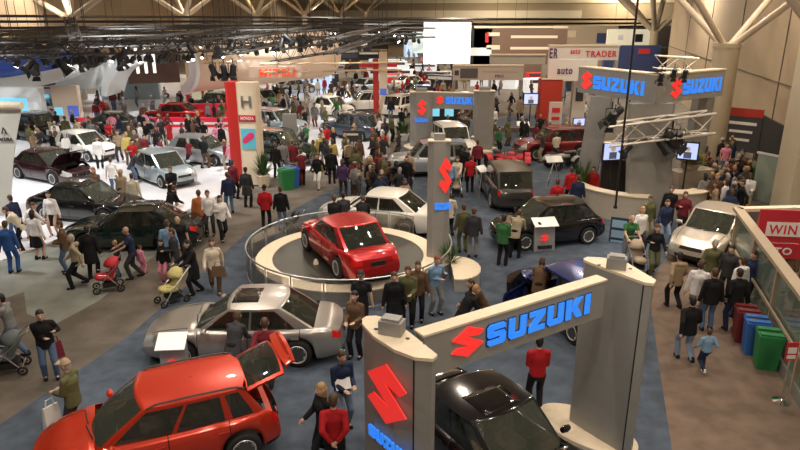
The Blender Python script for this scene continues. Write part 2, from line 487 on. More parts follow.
    # seams
    def strip(pts, off=.004, w=.009):
        mb = MB()
        for a, b in zip(pts, pts[1:]):
            a, b = Vector(a), Vector(b)
            if (b - a).length < 1e-4: continue
            mb.tube([a, b], w, 4)
        if mb.v: out.append(('panel_seam', mb.me('panel_seam', M_DARK), M_DARK, None))
    def side_col(x, y0=1, y1=8):
        i = min(range(len(xs)), key=lambda k: abs(xs[k] - x))
        return [(p[0], p[1], p[2]) for p in grid[i][y0:y1]]
    g = S['glass']; X0, X1 = cow - .22, rbase + .12
    doors = [cow - .26, X0 + (X1 - X0) * g[0][1] + .02, X0 + (X1 - X0) * g[1][1] - .06]
    for dx in doors:
        c = side_col(dx)
        for sgn in (1, -1):
            if 'door' in opened and sgn > 0 and dx > -.1: continue
            strip([(a, b * sgn, z) for a, b, z in c])
    hoodl = []
    for i, x in enumerate(xs):
        if cow - .05 < x < hl - .12: hoodl.append(grid[i][8])
    if 'hood' not in opened:
        for sgn in (1, -1): strip([(a, b * sgn, z) for a, b, z in hoodl])
    sl = [grid[i][1] for i, x in enumerate(xs) if xwr + RA + .05 < x < xwf - RA - .05]
    for sgn in (1, -1): strip([(a, b * sgn, z) for a, b, z in sl])
    # mirrors, handles
    for sgn in (1, -1):
        mb = MB(); mb.lathe([(0.001, -.11), (.06, -.09), (.085, 0), (.06, .09), (.001, .11)], 10, (cow - .42, sgn * (hw + .07), belt + .06), Matrix.Rotation(R(90), 3, 'X') @ Matrix.Diagonal((.8, .85, 1)))
        out.append(('side_mirror', mb.me('side_mirror', None, 40), 'paint', None))
        for dx in (doors[1] + .16, doors[2] + .12):
            mb = MB(); mb.box((dx, sgn * (hw * .992), belt - .17), (.19, .035, .035))
            out.append(('door_handle', mb.me('door_handle'), 'paint', None))
        if S.get('rails'):
            mb = MB(); yy = sgn * wr * .93
            mb.tube([(wtop - .12, yy, roofz(wtop - .1, yy) - .01), (wtop - .28, yy, roofz(wtop - .3, yy) + .045), (xm, yy, roofz(xm, yy) + .05), (rtop + .25, yy, roofz(rtop + .2, yy) + .045), (rtop + .08, yy, roofz(rtop, yy) - .01)], .018, 6)
            out.append(('roof_rail', mb.me('roof_rail', M_BLACK, 60), M_BLACK, None))
    mb = MB(); mb.box((hl + .075 if False else hl - .005 + .08, 0, .45), (.02, .5, .12)); out.append(('license_plate', mb.me('license_plate', M_WHITE), M_WHITE, None))
    zp = .62 if kind == 'suv' else (.70 if not S.get('hatch') else .50)
    mb = MB(); mb.box((-hl - .045, 0, zp), (.03, .46, .13)); out.append(('license_plate', mb.me('license_plate', M_BLACK), M_BLACK, None))
    if kind in ('sedan',):
        for sgn in (1, -1):
            mb = MB(); mb.lathe([(.045, -.06), (.045, .04), (.035, .04), (.035, -.04)], 12, (-hl - .02, sgn * .55, .27), Matrix.Rotation(R(90), 3, 'Y')); out.append(('exhaust_tip', mb.me('exhaust_tip', M_CHROME), M_CHROME, None))
    mb = MB(); mb.tube([(cow - .02, -.05, belt + .035), (cow - .14, .45, belt + .06)], .012, 5); mb.tube([(cow + .0, -.55, belt + .03), (cow - .05, -.1, belt + .05)], .012, 5)
    out.append(('windshield_wipers', mb.me('windshield_wipers', M_BLACK), M_BLACK, None))
    # sunroof patch
    x0, x1, yw = wtop - .10, wtop - .72, wr * .55; vs = []; fs = []; N = 6
    for lay in (0, 1):
        for i in range(N + 1):
            for j in range(N + 1):
                x = x0 + (x1 - x0) * i / N; y = -yw + 2 * yw * j / N
                vs.append((x, y, roofz(x, y) + .006 - lay * .02))
    for i in range(N):
        for j in range(N):
            a = i * (N + 1) + j; fs.append((a, a + 1, a + N + 2, a + N + 1))
    me = MB().add(vs[:(N + 1) ** 2], fs).me('sunroof', None, 60)
    bm = bmesh.new(); bm.from_mesh(me); bmesh.ops.solidify(bm, geom=bm.faces[:], thickness=.008); bm.to_mesh(me); bm.free()
    me.materials.append(mat('sunroof_glass', (.01, .01, .01), .06, coat=1))
    out.append(('sunroof', me, None, 'OPT'))
    # wheels
    wm = wheel_mesh(r)
    wheels = [(xwf, hw - .10, 1), (xwf, -hw + .10, -1), (xwr, hw - .10, 1), (xwr, -hw + .10, -1)]
    return out, wheels, wm
WCACHE = {}
def wheel_mesh(r):
    if r in WCACHE: return WCACHE[r]
    Mx = Matrix.Rotation(R(-90), 3, 'X')   # axis -> y (outer face +y)
    t = MB(); t.lathe([(r * .66, -.09), (r * .9, -.105), (r * .985, -.08), (r, -.04), (r, .04), (r * .985, .08), (r * .9, .105), (r * .67, .095), (r * .64, .05), (r * .64, -.05), (r * .66, -.09)], 36, M=Mx)
    tm = t.me('tyre', M_TYRE, 50)
    k = MB(); k.lathe([(r * .67, .088), (r * .62, .098), (r * .58, .08), (r * .57, .03), (.001, .028)], 36, M=Mx)
    km = k.me('rim_barrel', mat('rim_barrel_grey', (.09, .09, .09), .5, .4), 50)
    q = MB(); q.lathe([(.001, .075), (.055, .072), (.065, .05)], 16, M=Mx); q.lathe([(r * .675, .09), (r * .64, .103), (r * .58, .085), (r * .58, .075), (r * .64, .08), (r * .675, .08), (r * .675, .09)], 36, M=Mx)
    for a in range(7):
        th = a * math.pi * 2 / 7
        for dd in (-.13, .13):
            d = Vector((math.cos(th + dd), 0, math.sin(th + dd))); e = Vector((math.cos(th + dd * .5), 0, math.sin(th + dd * .5)))
            q.tube([e * .05 + Vector((0, .062, 0)), d * r * .61 + Vector((0, .084, 0))], .0125, 4)
    qm = q.me('rim', M_RIM, 40)
    WCACHE[r] = (tm, km, qm); return WCACHE[r]
CAR_PROTO = {}
def car_proto(kind, opened=()):
    key = (kind, tuple(opened))
    if key not in CAR_PROTO: CAR_PROTO[key] = car_meshes(kind, opened)
    return CAR_PROTO[key]
def make_car(kind, loc, yaw, pm, label, cat='car', group=None, opened=(), sunroof=False, name='car', scale=1., far=False, tilt=0.):
    out, wheels, wm = car_proto(kind, opened)
    root = empty(name, loc, yaw, label, cat, group)
    if scale != 1: root.scale = (scale,) * 3
    made = {}
    skip = ('windshield_wipers', 'door_handle', 'underbody', 'panel_seam', 'license_plate', 'exhaust_tip') if far else ()
    later = []
    for nm, me, mk, par in out:
        if nm in skip: continue
        if par == 'OPT' and not sunroof: continue
        if len(me.materials) == 0: me.materials.append(MATS['paint_slot'])
        o = link(nm, me, root); made.setdefault(nm, o)
        if mk == 'paint': set_slot(o, pm)
        if par and par != 'OPT': later.append((o, par))
    for o, par in later: o.parent = made[par]
    for x, y, sg in wheels:
        w = link('wheel', wm[0], root); w.location = (x, y, CARS[kind]['r']); w.rotation_euler = (0, 0, 0 if sg > 0 else math.pi)
        link('rim', wm[2], w)
        if not far: link('rim_barrel', wm[1], w)
    return root
def car_at(kind, near_front, near_rear, side, pm, label, z=0., scale=1., **kw):
    """place a car by the pixel where its near-side front and rear tyres touch the floor; side=+1: near side is the car's left"""
    a, b = G(*near_front, z), G(*near_rear, z); d = (a - b); yaw = math.atan2(d.y, d.x)
    S = CARS[kind]; ax = Vector((math.cos(yaw), math.sin(yaw), 0)); lf = Vector((-ax.y, ax.x, 0))
    xwf = S['L'] / 2 - S['fo']; mid = (a + b) / 2
    c = mid - ax * (xwf - S['wb'] / 2) * scale - lf * side * (S['W'] / 2 - .1) * scale
    0 and print('CAR', label[:40], 'wb', round(d.length, 2), 'yaw', round(math.degrees(yaw)), 'at', [round(t, 1) for t in c])
    return make_car(kind, c, yaw, pm, label, scale=scale, **kw)
# ------------------------------------------------------------------ people
def ell_capsule(mb, a, b, ra, rb, n=10, wid=None, sx=1., caps=3):
    """rounded, tapering limb from a to b; wid = direction in which the section is sx times wider"""
    a, b = Vector(a), Vector(b); d = (b - a); L = d.length
    if L < 1e-5: d = Vector((0, 0, 1)); L = 1e-5
    d = d / L
    w = Vector(wid) if wid is not None else (Vector((0, 1, 0)) if abs(d.y) < .9 else Vector((1, 0, 0)))
    w = (w - d * w.dot(d)).normalized(); u = d.cross(w)
    rings = []
    for k in range(caps): 
        t = k / caps * math.pi / 2; rings.append((a - d * ra * math.cos(t), ra * math.sin(t) + 1e-4))
    rings.append((a, ra)); rings.append((b, rb))
    for k in range(caps - 1, -1, -1):
        t = k / caps * math.pi / 2; rings.append((b + d * rb * math.cos(t), rb * math.sin(t) + 1e-4))
    vs = []; fs = []
    for c, r in rings:
        for i in range(n):
            t = 2 * math.pi * i / n; vs.append(c + w * math.cos(t) * r * sx + u * math.sin(t) * r)
    for j in range(len(rings) - 1):
        for i in range(n): fs.append((j * n + i, j * n + (i + 1) % n, (j + 1) * n + (i + 1) % n, (j + 1) * n + i))
    fs.append(tuple(range(n))[::-1]); fs.append(tuple(range((len(rings) - 1) * n, len(rings) * n)))
    mb.add(vs, fs)
TMPS = None
def remeshed(mb, name, vox, smooth=2, dec=None):
    me0 = bpy.data.meshes.new(name); me0.from_pydata(mb.v, [], mb.f); me0.update()
    bm = bmesh.new(); bm.from_mesh(me0); bmesh.ops.recalc_face_normals(bm, faces=bm.faces); bm.to_mesh(me0); bm.free()
    global TMPS
    if TMPS is None: TMPS = bpy.data.scenes.new('work')
    o = bpy.data.objects.new(name, me0); TMPS.collection.objects.link(o)
    r = o.modifiers.new('r', 'REMESH'); r.mode = 'VOXEL'; r.voxel_size = vox
    if smooth: s = o.modifiers.new('s', 'SMOOTH'); s.factor = .5; s.iterations = smooth
    if dec: q = o.modifiers.new('d', 'DECIMATE'); q.ratio = dec
    with bpy.context.temp_override(scene=TMPS, view_layer=TMPS.view_layers[0]): dg = bpy.context.evaluated_depsgraph_get()
    dg.update()
    me = bpy.data.meshes.new_from_object(o.evaluated_get(dg)); bpy.data.objects.remove(o)
    for p in me.polygons: p.use_smooth = True
    me.materials.clear(); me.name = name
    return me
def ik(a, b, l1, l2, pole):
    """middle joint between a and b"""
    a, b = Vector(a), Vector(b); d = b - a; L = min(d.length, (l1 + l2) * .999); d.normalize()
    x = (l1 * l1 - l2 * l2 + L * L) / (2 * L); h = math.sqrt(max(0, l1 * l1 - x * x))
    p = Vector(pole); p = (p - d * p.dot(d)).normalized()
    return a + d * x + p * h
# pose: targets in metres, +x is forward, +y is the figure's left, for a 1.74 m adult
POSES = {
 'stand':  dict(hl=(.02, .30, .80), hr=(.02, -.30, .80), fl=(0, .11), fr=(.05, -.12)),
 'pockets': dict(hl=(.12, .20, .93), hr=(.12, -.20, .93), fl=(.02, .13), fr=(-.03, -.12)),
 'hold':   dict(hl=(.30, .10, 1.08), hr=(.30, -.12, 1.05), fl=(0, .11), fr=(.06, -.11)),
 'back':   dict(hl=(-.20, .05, .95), hr=(-.20, -.05, .97), fl=(0, .12), fr=(0, -.12)),
 'walk':   dict(hl=(-.20, .28, .86), hr=(.26, -.27, .90), fl=(.19, .08), fr=(-.21, -.08), liftr=.10),
 'walkb':  dict(hl=(.24, .27, .90), hr=(.12, -.17, 1.15), fl=(-.20, .08), fr=(.18, -.08), liftl=.09),
 'push':   dict(hl=(.46, .20, 1.02), hr=(.46, -.20, 1.02), fl=(.12, .10), fr=(-.22, -.10), lean=.10),
 'lean':   dict(hl=(.50, .20, .86), hr=(.48, -.16, .92), fl=(-.05, .13), fr=(.05, -.13), lean=.50),
 'point':  dict(hl=(.02, .30, .80), hr=(.52, -.22, 1.25), fl=(.02, .11), fr=(-.04, -.12)),
 'look':   dict(hl=(.16, .22, 1.22), hr=(.22, .0, 1.12), fl=(.04, .12), fr=(-.05, -.12), lean=.06),
}
PEOPLE = {}
def person_meshes(pose, female, outfit, lod):
    key = (pose, female, outfit, lod)
    if key in PEOPLE: return PEOPLE[key]
    P = POSES[pose]; lean = P.get('lean', 0); sw = .185 if not female else .165; hw_ = .095
    vx = .013 if lod == 0 else .024
    cp, sp = math.cos(lean), math.sin(lean)
    hipz = .92 - .02 * abs(P['fl'][0] - P['fr'][0]) / .3 * 2
    hip = Vector((-.18 * sp, 0, hipz)); 
    def up(x, y, z): return hip + Vector((x * cp + z * sp, y, z * cp - x * sp))
    waist, chest, neck, headc = up(0, 0, .17), up(.01, 0, .38), up(0, 0, .55), up(.035, 0, .715)
    shl, shr = up(0, sw, .475), up(0, -sw, .475)
    hl, hr = Vector(P['hl']), Vector(P['hr'])
    el = ik(shl, hl, .29, .27, (-.7, .30, -.5)); er = ik(shr, hr, .29, .27, (-.7, -.30, -.5))
    hl = el + (hl - el).normalized() * .255; hr = er + (hr - er).normalized() * .255
    al, ar = Vector((P['fl'][0], P['fl'][1], .085 + P.get('liftl', 0))), Vector((P['fr'][0], P['fr'][1], .085 + P.get('liftr', 0)))
    pl, pr = hip + Vector((0, hw_, -.02)), hip + Vector((0, -hw_, -.02))
    kl = ik(pl, al, .43, .42, (1, .1, .1)); kr = ik(pr, ar, .43, .42, (1, -.1, .1))
    mb = MB(); C = ell_capsule
    # body
    C(mb, hip, waist, .105, .095, 14, (0, 1, 0), 1.35); C(mb, waist, chest, .095, .115, 14, (0, 1, 0), 1.35); C(mb, chest, up(0, 0, .45), .11, .075, 14, (0, 1, 0), 1.5)
    C(mb, up(-.005, 0, .47), neck, .058, .054, 10); C(mb, neck, up(.015, 0, .62), .054, .052, 10)
    C(mb, headc + Vector((.0, 0, -.02)), headc + Vector((-.005, 0, .035)), .085, .090, 16, (0, 1, 0), .90); C(mb, headc + Vector((.03, 0, -.075)), headc + Vector((.03, 0, -.02)), .048, .07, 12, (0, 1, 0), .95)
    C(mb, headc + Vector((.088, 0, .012)), headc + Vector((.108, 0, -.022)), .008, .015, 6)
    C(mb, headc + Vector((.078, -.018, -.058)), headc + Vector((.078, .018, -.058)), .012, .012, 6)
    for s in (1, -1): C(mb, headc + Vector((-.01, s * .080, -.02)), headc + Vector((-.012, s * .086, .015)), .014, .019, 6)
    for sh, e, h, s in ((shl, el, hl, 1), (shr, er, hr, -1)):
        C(mb, up(0, s * .06, .495), sh, .058, .054, 10); C(mb, sh, e, .050, .040, 10); C(mb, e, h, .040, .027, 10)
        d = (h - e).normalized(); side = Vector((0, s, 0)); side = (side - d * side.dot(d)).normalized(); nrm = d.cross(side)
        wd = nrm if abs(nrm.x) > .4 else side
        fl_ = -(side) * .5
        C(mb, h + d * .01, h + d * .075, .026, .032, 8, wd, 1.25)
        if lod == 0:
            for i, fn in enumerate((.064, .074, .068, .052)):
                b0 = h + d * .085 + wd * (-.033 + .022 * i); b1 = b0 + d * fn * .55 + fl_ * .01; b2 = b1 + d * fn * .35 + fl_ * fn * .6
                C(mb, b0, b1, .0105, .010, 6); C(mb, b1, b2, .010, .0085, 6)
            t0 = h + d * .03 + wd * (-.03); t1 = t0 + d * .035 - wd * .025; C(mb, t0, t1, .013, .011, 6); C(mb, t1, t1 + d * .03, .011, .009, 6)
        else: C(mb, h + d * .07, h + d * .15 + fl_ * .03, .03, .018, 6, wd, 1.1)
    for p, k, a in ((pl, kl, al), (pr, kr, ar)):
        C(mb, p, k, .082, .056, 12); C(mb, k, k + (a - k) * .35, .055, .056, 10); C(mb, k + (a - k) * .3, a, .055, .036, 10); C(mb, a, a + Vector((.11, 0, -.045)), .036, .03, 8)
    out = {'body': remeshed(mb, 'person', vx, 1, None if lod == 0 else .3)}
    # top garment
    mb = MB(); g = .022; hem = -.02 if outfit in ('shirt', 'skirt') else -.10
    fat = 1.18 if outfit in ('jacket', 'coat') else 1.06
    C(mb, up(0, 0, hem - .06), waist, .122 * fat ** .6, .104 * fat, 16, (0, 1, 0), 1.48); C(mb, waist, chest, .104 * fat, .126 * fat, 16, (0, 1, 0), 1.34); C(mb, chest, up(0, 0, .45), .118, .088, 16, (0, 1, 0), 1.5)
    hz = hip.z + hem - .02
    mb.v = [(x, y, max(z, hz)) for x, y, z in mb.v]
    C(mb, up(-.01, 0, .46), up(0, 0, .535), .085, .066 if outfit == 'shirt' else .078, 12)
    ga = .016 * fat
    for sh, e, h, s in ((shl, el, hl, 1), (shr, er, hr, -1)):
        C(mb, up(0, s * .06, .488), sh, .072, .062 * (fat ** .5), 10)
        if outfit == 'tee': C(mb, sh, sh + (e - sh) * .55, .068, .064, 10); continue
        C(mb, sh, e, .050 + ga, .042 + ga, 10); C(mb, e, e + (h - e) * .93, .042 + ga, .032 + ga, 10)
    if outfit == 'coat':
        m2 = MB(); C(m2, up(0, 0, 0), hip + Vector((.02, 0, -.36)), .145, .165, 16, (0, 1, 0), 1.35); mb.add([(x, y, max(z, hip.z - .38)) for x, y, z in m2.v], m2.f)
    if outfit == 'hood': C(mb, up(-.10, -.05, .53), up(-.10, .05, .53), .065, .065, 10)
    out['top'] = remeshed(mb, 'jacket', vx * 1.25, 2, None if lod == 0 else .3)
    # trousers
    mb = MB()
    if outfit == 'skirt':
        C(mb, hip + Vector((0, 0, .06)), hip + Vector((.02, 0, -.46)), .118, .140, 16, (0, 1, 0), 1.3); mb.v = [(x, y, max(z, hip.z - .46)) for x, y, z in mb.v]
    else:
        C(mb, hip + Vector((0, 0, .07)), hip + Vector((0, 0, -.06)), .108, .112, 14, (0, 1, 0), 1.42)
        for p, k, a in ((pl, kl, al), (pr, kr, ar)):
            C(mb, p, k, .096, .074, 12); C(mb, k, a + Vector((0, 0, .0)), .074, .062, 12)
    out['bottom'] = remeshed(mb, 'skirt' if outfit == 'skirt' else 'trousers', vx * 1.25, 2, None if lod == 0 else .3)
    # shoes
    mb = MB()
    for a in (al, ar):
        m2 = MB(); C(m2, a + Vector((-.035, 0, -.04)), a + Vector((.13, 0, -.052)), .043, .036, 10, (0, 1, 0), 1.1, 3); C(m2, a + Vector((-.03, 0, -.03)), a + Vector((-.01, 0, .03)), .046, .044, 10)
        m2.v = [(x, y, max(z, (a.z - .085) + .002)) for x, y, z in m2.v]
        out.setdefault('shoes', []).append(m2.me('shoe', None, 50))
    # hair
    mb = MB(); hc = headc
    C(mb, hc + Vector((-.022, 0, .015)), hc + Vector((-.012, 0, .050)), .090, .094, 16, (0, 1, 0), .93)
    if female:
        C(mb, hc + Vector((-.045, 0, .0)), hc + Vector((-.055, 0, -.17)), .082, .062, 12, (0, 1, 0), 1.15)
    else: C(mb, hc + Vector((-.04, 0, .0)), hc + Vector((-.045, 0, -.05)), .078, .062, 12)
    out['hair'] = remeshed(mb, 'hair', vx, 1, None if lod == 0 else .3)
    if lod == 0:
        e = MB()
        for s in (1, -1):
            e.lathe([(.001, -.009), (.007, -.006), (.0095, 0), (.007, .006), (.001, .009)], 8, hc + Vector((.079, s * .031, .004)))
            e.tube([hc + Vector((.084, s * .018, .024)), hc + Vector((.080, s * .045, .024))], .004, 4)
        out['eyes'] = e.me('eyes', mat('eye_dark', (.03, .02, .015), .3))
    out['headc'] = headc; out['hl'] = hl; out['hr'] = hr
    # a baseball cap
    c = MB(); C(c, hc + Vector((-.015, 0, .05)), hc + Vector((-.012, 0, .062)), .1, .09, 14, (0, 1, 0), .95); c.box((hc.x + .11, 0, hc.z + .045), (.12, .14, .015))
    out['cap'] = c.me('cap', None, 50)
    PEOPLE[key] = out
    return out
SKIN = [mat('skin_fair', (.55, .33, .24), .6), mat('skin_tan', (.42, .25, .17), .6), mat('skin_brown', (.20, .11, .07), .6), mat('skin_deep', (.09, .05, .035), .6)]
HAIR = {'black': mat('hair_black', (.012, .01, .009), .6), 'brown': mat('hair_brown', (.07, .035, .018), .6), 'blond': mat('hair_blond', (.36, .22, .09), .6), 'grey': mat('hair_grey', (.35, .33, .31), .6), 'red': mat('hair_red', (.22, .06, .02), .6)}
CL = {k: cloth(k, v) for k, v in dict(black=(.013, .013, .015), charcoal=(.04, .04, .045), navy=(.02, .03, .07), grey=(.20, .20, .20), white=(.75, .72, .70), cream=(.62, .54, .42),
      red=(.40, .015, .02), maroon=(.16, .02, .03), blue=(.03, .09, .28), lightblue=(.20, .33, .50), denim=(.09, .14, .24), paledenim=(.20, .26, .36), brown=(.12, .07, .04), tan=(.34, .25, .16),
      green=(.04, .14, .05), olive=(.11, .11, .05), pink=(.70, .25, .35), purple=(.07, .04, .10), orange=(.42, .14, .05), khaki=(.32, .27, .18), yellow=(.50, .40, .12), teal=(.03, .22, .22)).items()}
OUTWORD = {'jacket': 'jacket', 'coat': 'long coat', 'shirt': 'shirt', 'tee': 't-shirt', 'hood': 'hooded top', 'skirt': 'top'}
def person(loc, yaw, pose='stand', female=False, outfit='jacket', top='black', bottom='denim', hair='brown', skin=0, h=1.74, lod=0, label=None, group=None, cap=None, shoes='black', bald=False, legs=None):
    M = person_meshes(pose, female, outfit, lod)
    b = link('person', M['body']); b.location = loc; b.rotation_euler = (0, 0, yaw); s = h / 1.74; b.scale = (s, s, s)
    if h < 1.35: b.scale = (s * 1.08, s * 1.12, s)
    if len(M['body'].materials) == 0: M['body'].materials.append(SKIN[0])
    set_slot(b, SKIN[skin]); tag(b, label, 'person', group)
    def part(nm, me, m):
        if len(me.materials) == 0: me.materials.append(m)
        o = link(nm, me, b); set_slot(o, m); return o
    part({'coat': 'long_coat', 'shirt': 'shirt', 'tee': 't_shirt', 'hood': 'hooded_top', 'skirt': 'blouse'}.get(outfit, 'jacket'), M['top'], CL[top])
    part('skirt' if outfit == 'skirt' else 'trousers', M['bottom'], CL[bottom])
    if lod < 2:
        for me in M['shoes']: part('shoe', me, CL[shoes])
    if not bald: part('hair', M['hair'], HAIR[hair])
    if cap: part('cap', M['cap'], CL[cap])
    if lod == 0: link('eyes', M['eyes'], b)
    b['_hl'] = list(M['hl']); 
    del b['_hl']
    return b
# ------------------------------------------------------------------ the hall
HV = (Vector(G(560, 10.5, 0)) * 0 + ray(560, 10)).normalized(); HV.z = 0; HV.normalize()   # direction the hall runs in
HN = Vector((HV.y, -HV.x, 0))                                                              # to the right of it
HROT = math.atan2(HV.y, HV.x)
def carpet(name, pts, z, m, label=None):
    mb = MB(); mb.prism([(p[0], p[1]) for p in pts], z - .05 if z < 0 else 0.0, z if z > 0 else 0)
    o = mb.build(name, m, kind='structure'); return o
M_CARP = mat('taupe_carpet', (.125, .105, .085), .95, noise=.22, nscale=1.3, bump=.1)
M_CARPB = mat('blue_grey_carpet', (.060, .078, .108), .95, noise=.25, nscale=2.2, bump=.1)
M_CARPR = mat('brown_carpet', (.16, .112, .082), .95, noise=.2, nscale=2., bump=.1)
M_CARPG = mat('green_grey_carpet', (.20, .205, .18), .9, noise=.16, nscale=1.2)
M_WFLOOR = mat('white_gloss_floor', (.74, .72, .74), .25, noise=.06, nscale=.8, coat=.3)
M_WALL = mat('beige_wall', (.37, .285, .185), .8, noise=.05, nscale=.4)
M_CEIL = mat('ceiling_beige', (.30, .235, .16), .9, noise=.12, nscale=.2)
M_COLM = mat('column_beige', (.50, .42, .29), .6, noise=.04, nscale=.6)
M_STRUT = mat('roof_strut_beige', (.60, .50, .37), .5)
mb = MB(); mb.box((-20, 80, -.1), (220, 240, .2)); mb.build('floor', M_CARP, kind='structure', loc=(0, 0, -.2))
def gp(*p, z=0): return [tuple(G(x, y, z))[:2] for x, y in p]
BL = gp((0, 425), (130, 335), (245, 235), (300, 206), (390, 160), (408, 140), (470, 122), (560, 112), (600, 135), (640, 190), (680, 225), (672, 250), (648, 285), (660, 372), (672, 450))
BL += [(4.9, 8.2), (-9, 8.2)]
def poly_floor(name, pts, z, m):
    bm = bmesh.new(); vs = [bm.verts.new((p[0], p[1], z)) for p in pts]; f = bm.faces.new(vs)
    if f.normal.z < 0: f.normal_flip()
    f.normal_update()
    if f.normal.z < 0: bmesh.ops.reverse_faces(bm, faces=[f])
    ext = bmesh.ops.extrude_face_region(bm, geom=[f]); 
    for v in [g for g in ext['geom'] if isinstance(g, bmesh.types.BMVert)]: v.co.z = 0.0
    bm.normal_update(); bmesh.ops.triangulate(bm, faces=bm.faces[:]); bmesh.ops.recalc_face_normals(bm, faces=bm.faces)
    me = bpy.data.meshes.new(name); bm.to_mesh(me); bm.free(); me.materials.append(m)
    o = bpy.data.objects.new(name, me); COL.objects.link(o); o['kind'] = 'structure'; return o
poly_floor('floor', BL, .006, M_CARPB)
poly_floor('floor', gp((672, 450), (660, 372), (648, 285), (672, 250), (690, 238), (760, 238), (800, 300), (800, 450)) + [(9.5, 8.2), (4.9, 8.2)], .005, M_CARPR)
poly_floor('floor', gp((0, 300), (24, 292), (27, 314), (54, 325), (100, 300), (170, 243), (205, 225), (240, 195), (245, 185), (100, 215), (0, 262)), .004, M_CARPG)
poly_floor('floor', gp((-60, 285), (0, 262), (48, 244), (75, 232), (185, 212), (232, 190), (262, 180), (300, 172), (345, 168), (385, 150), (402, 128), (405, 100), (300, 78), (150, 74), (-60, 90)), .05, M_WFLOOR)
# walls
def wall_piece(name, a, b, z0, z1, th, m):
    a, b = Vector(a[:2] + (0,)) if isinstance(a, tuple) else Vector((a.x, a.y, 0)), Vector(b[:2] + (0,)) if isinstance(b, tuple) else Vector((b.x, b.y, 0))
    d = b - a; mb = MB(); c = (a + b) / 2
    mb.box((0, 0, (z1 - z0) / 2), (d.length, th, z1 - z0))
    o = mb.build(name, m, kind='structure', loc=(0, 0, 0)); o.location = (c.x, c.y, z0); o.rotation_euler = (0, 0, math.atan2(d.y, d.x)); return o
W0 = G(800, 190); W1 = W0 + HV * 42; WS = W0 - HV * 24
wall_piece('wall_right', WS, W1, 0, 13, .4, M_WALL)
for k in (0, 1, 2, 3, 4): 
    p = W0 - HV * 4 - HN * .22 + HV * (9 * k)
    wall_piece('trim_%d' % (k + 1), p, p + HV * .06, 0, 13, .05, mat('wall_joint_dark', (.10, .08, .06), .8))
wall_piece('trim_6', WS - HN * .22, W1 - HN * .22, 4.4, 4.45, .04, mat('wall_joint_dark', (.10, .08, .06), .8))
# door opening (black) in the right wall
dp = G(757, 152); 
def on_wall(px, py):   # intersection of view ray with the wall face
    d = ray(px, py); n = HN; t = (W0 - HN * .22 - Vector((0, 0, CAM_H))).dot(n) / d.dot(n); return Vector((0, 0, CAM_H)) + d * t
a, b = on_wall(757, 150), on_wall(784, 152)
top = on_wall(760, 113).z
wall_piece('door_1', a - HN * .03, b - HN * .03, 0, max(2.4, top), .1, mat('dark_doorway', (.02, .018, .018), .9))
FAR = 165
E1 = W1 + HN * 45; EL = HN * -70
wall_piece('wall_return', W1, E1, 0, 13, .4, M_WALL)
wall_piece('wall_far', HV * FAR - HN * 110, HV * FAR + HN * 90, 0, 16, .5, mat('far_wall_beige', (.36, .29, .19), .9, noise=.1, nscale=.1))
wall_piece('wall_left', HN * -62 - HV * 40, HN * -62 + HV * FAR, 0, 16, .5, M_WALL)
for z0, z1, nm, mm in ((6.2, 7.9, 'trim_7', mat('cornice_cream', (.74, .66, .50), .7)), (9.6, 12, 'trim_8', mat('cornice_cream', (.74, .66, .50), .7)), (0, 4.6, 'trim_9', mat('far_dado_dark', (.06, .055, .05), .8))):
    wall_piece(nm, HV * (FAR - .5) - HN * 110, HV * (FAR - .5) + HN * (5 if nm == 'trim_7' else 90), z0, z1, .5, mm)
mb = MB(); mb.box((0, 0, .15), (230, 280, .3)); o = mb.build('ceiling', M_CEIL, kind='structure', loc=(0, 0, 0)); o.location = (0, 70, 13.0)
# ribs of the roof: deep beams across the hall
for k in range(5):
    c = HV * (70 + k * 24); o = wall_piece('ceiling_beam', c - HN * 62, c + HN * 60, 10.6 - .15 * k, 12.9, .8, mat('beam_cream', (.55, .47, .33), .7)); 
for k in range(4):
    c = HV * (82 + k * 24); wall_piece('ceiling_beam', c - HN * 62, c + HN * 60, 11.4, 12.9, .5, M_CEIL)
# columns with forked struts
def strut_column(base, r, ztop, label, group=None, dirs=4, rs=.22, span=4.2, square=False, rot=0, az=None):
    t = empty('roof_column', (base[0], base[1], 0), 0, label, 'column', group)
    mb = MB()
    if square: mb.box((0, 0, ztop / 2), (r * 2, r * 2, ztop), rot); mb.build('shaft', M_COLM, t)
    else: mb.lathe([(r, 0), (r, ztop)], 28); mb.build('shaft', M_COLM, t, smooth=40)
    mb = MB(); mb.lathe([(r * 1.12, ztop - .02), (r * 1.12, ztop + .2)], 24); mb.build('cap', M_COLM, t, smooth=40)
    for k in range(dirs):
        an = (HROT + math.pi / 4 if az is None else az) + k * (2 * math.pi / dirs)
        e = Vector((math.cos(an) * span, math.sin(an) * span, 12.95)); s = Vector((math.cos(an) * r * .4, math.sin(an) * r * .4, ztop + .05))
        mb = MB(); mb.tube([s, e], rs, 10); mb.build('strut', M_STRUT, t, smooth=40)
    return t
# right-hand column: its top shows at (725,45)
cb = G(718, 168); ct = D(727, 47, cb.y); strut_column((ct.x, cb.y), .62, ct.z, 'round beige column with four forked struts behind the grey corner sign', rs=.16, span=8.5)
cb2 = G(801, 236)
strut_column((cb2.x, cb2.y), .95, 7.0, 'thick beige pillar at the right edge beside the doorway', rs=.34, span=7.0, square=True, rot=HROT, az=R(188), dirs=3)
# left row of columns
L0 = 36
COLP = []
for k in range(7):
    # bases spaced along the hall
    d0 = D(70, 18, 62); p = Vector((d0.x, d0.y, 0)) + HV * (19.5 * k)
    COLP.append(p); strut_column((p.x, p.y), .5, 7.3, ['roof column with splayed struts above the blue curved screen at left', 'second roof column from left with splayed struts behind the dark truss', 'roof column with splayed struts above the white arch shell', 'roof column with splayed struts above the cream arch screen', 'fifth roof column from left, behind the hanging black lamps', 'sixth roof column from left, small in the distance', 'farthest roof column of the left row, near the hall end'][k], 'forked roof columns along the left side', rs=.27, span=8.5)

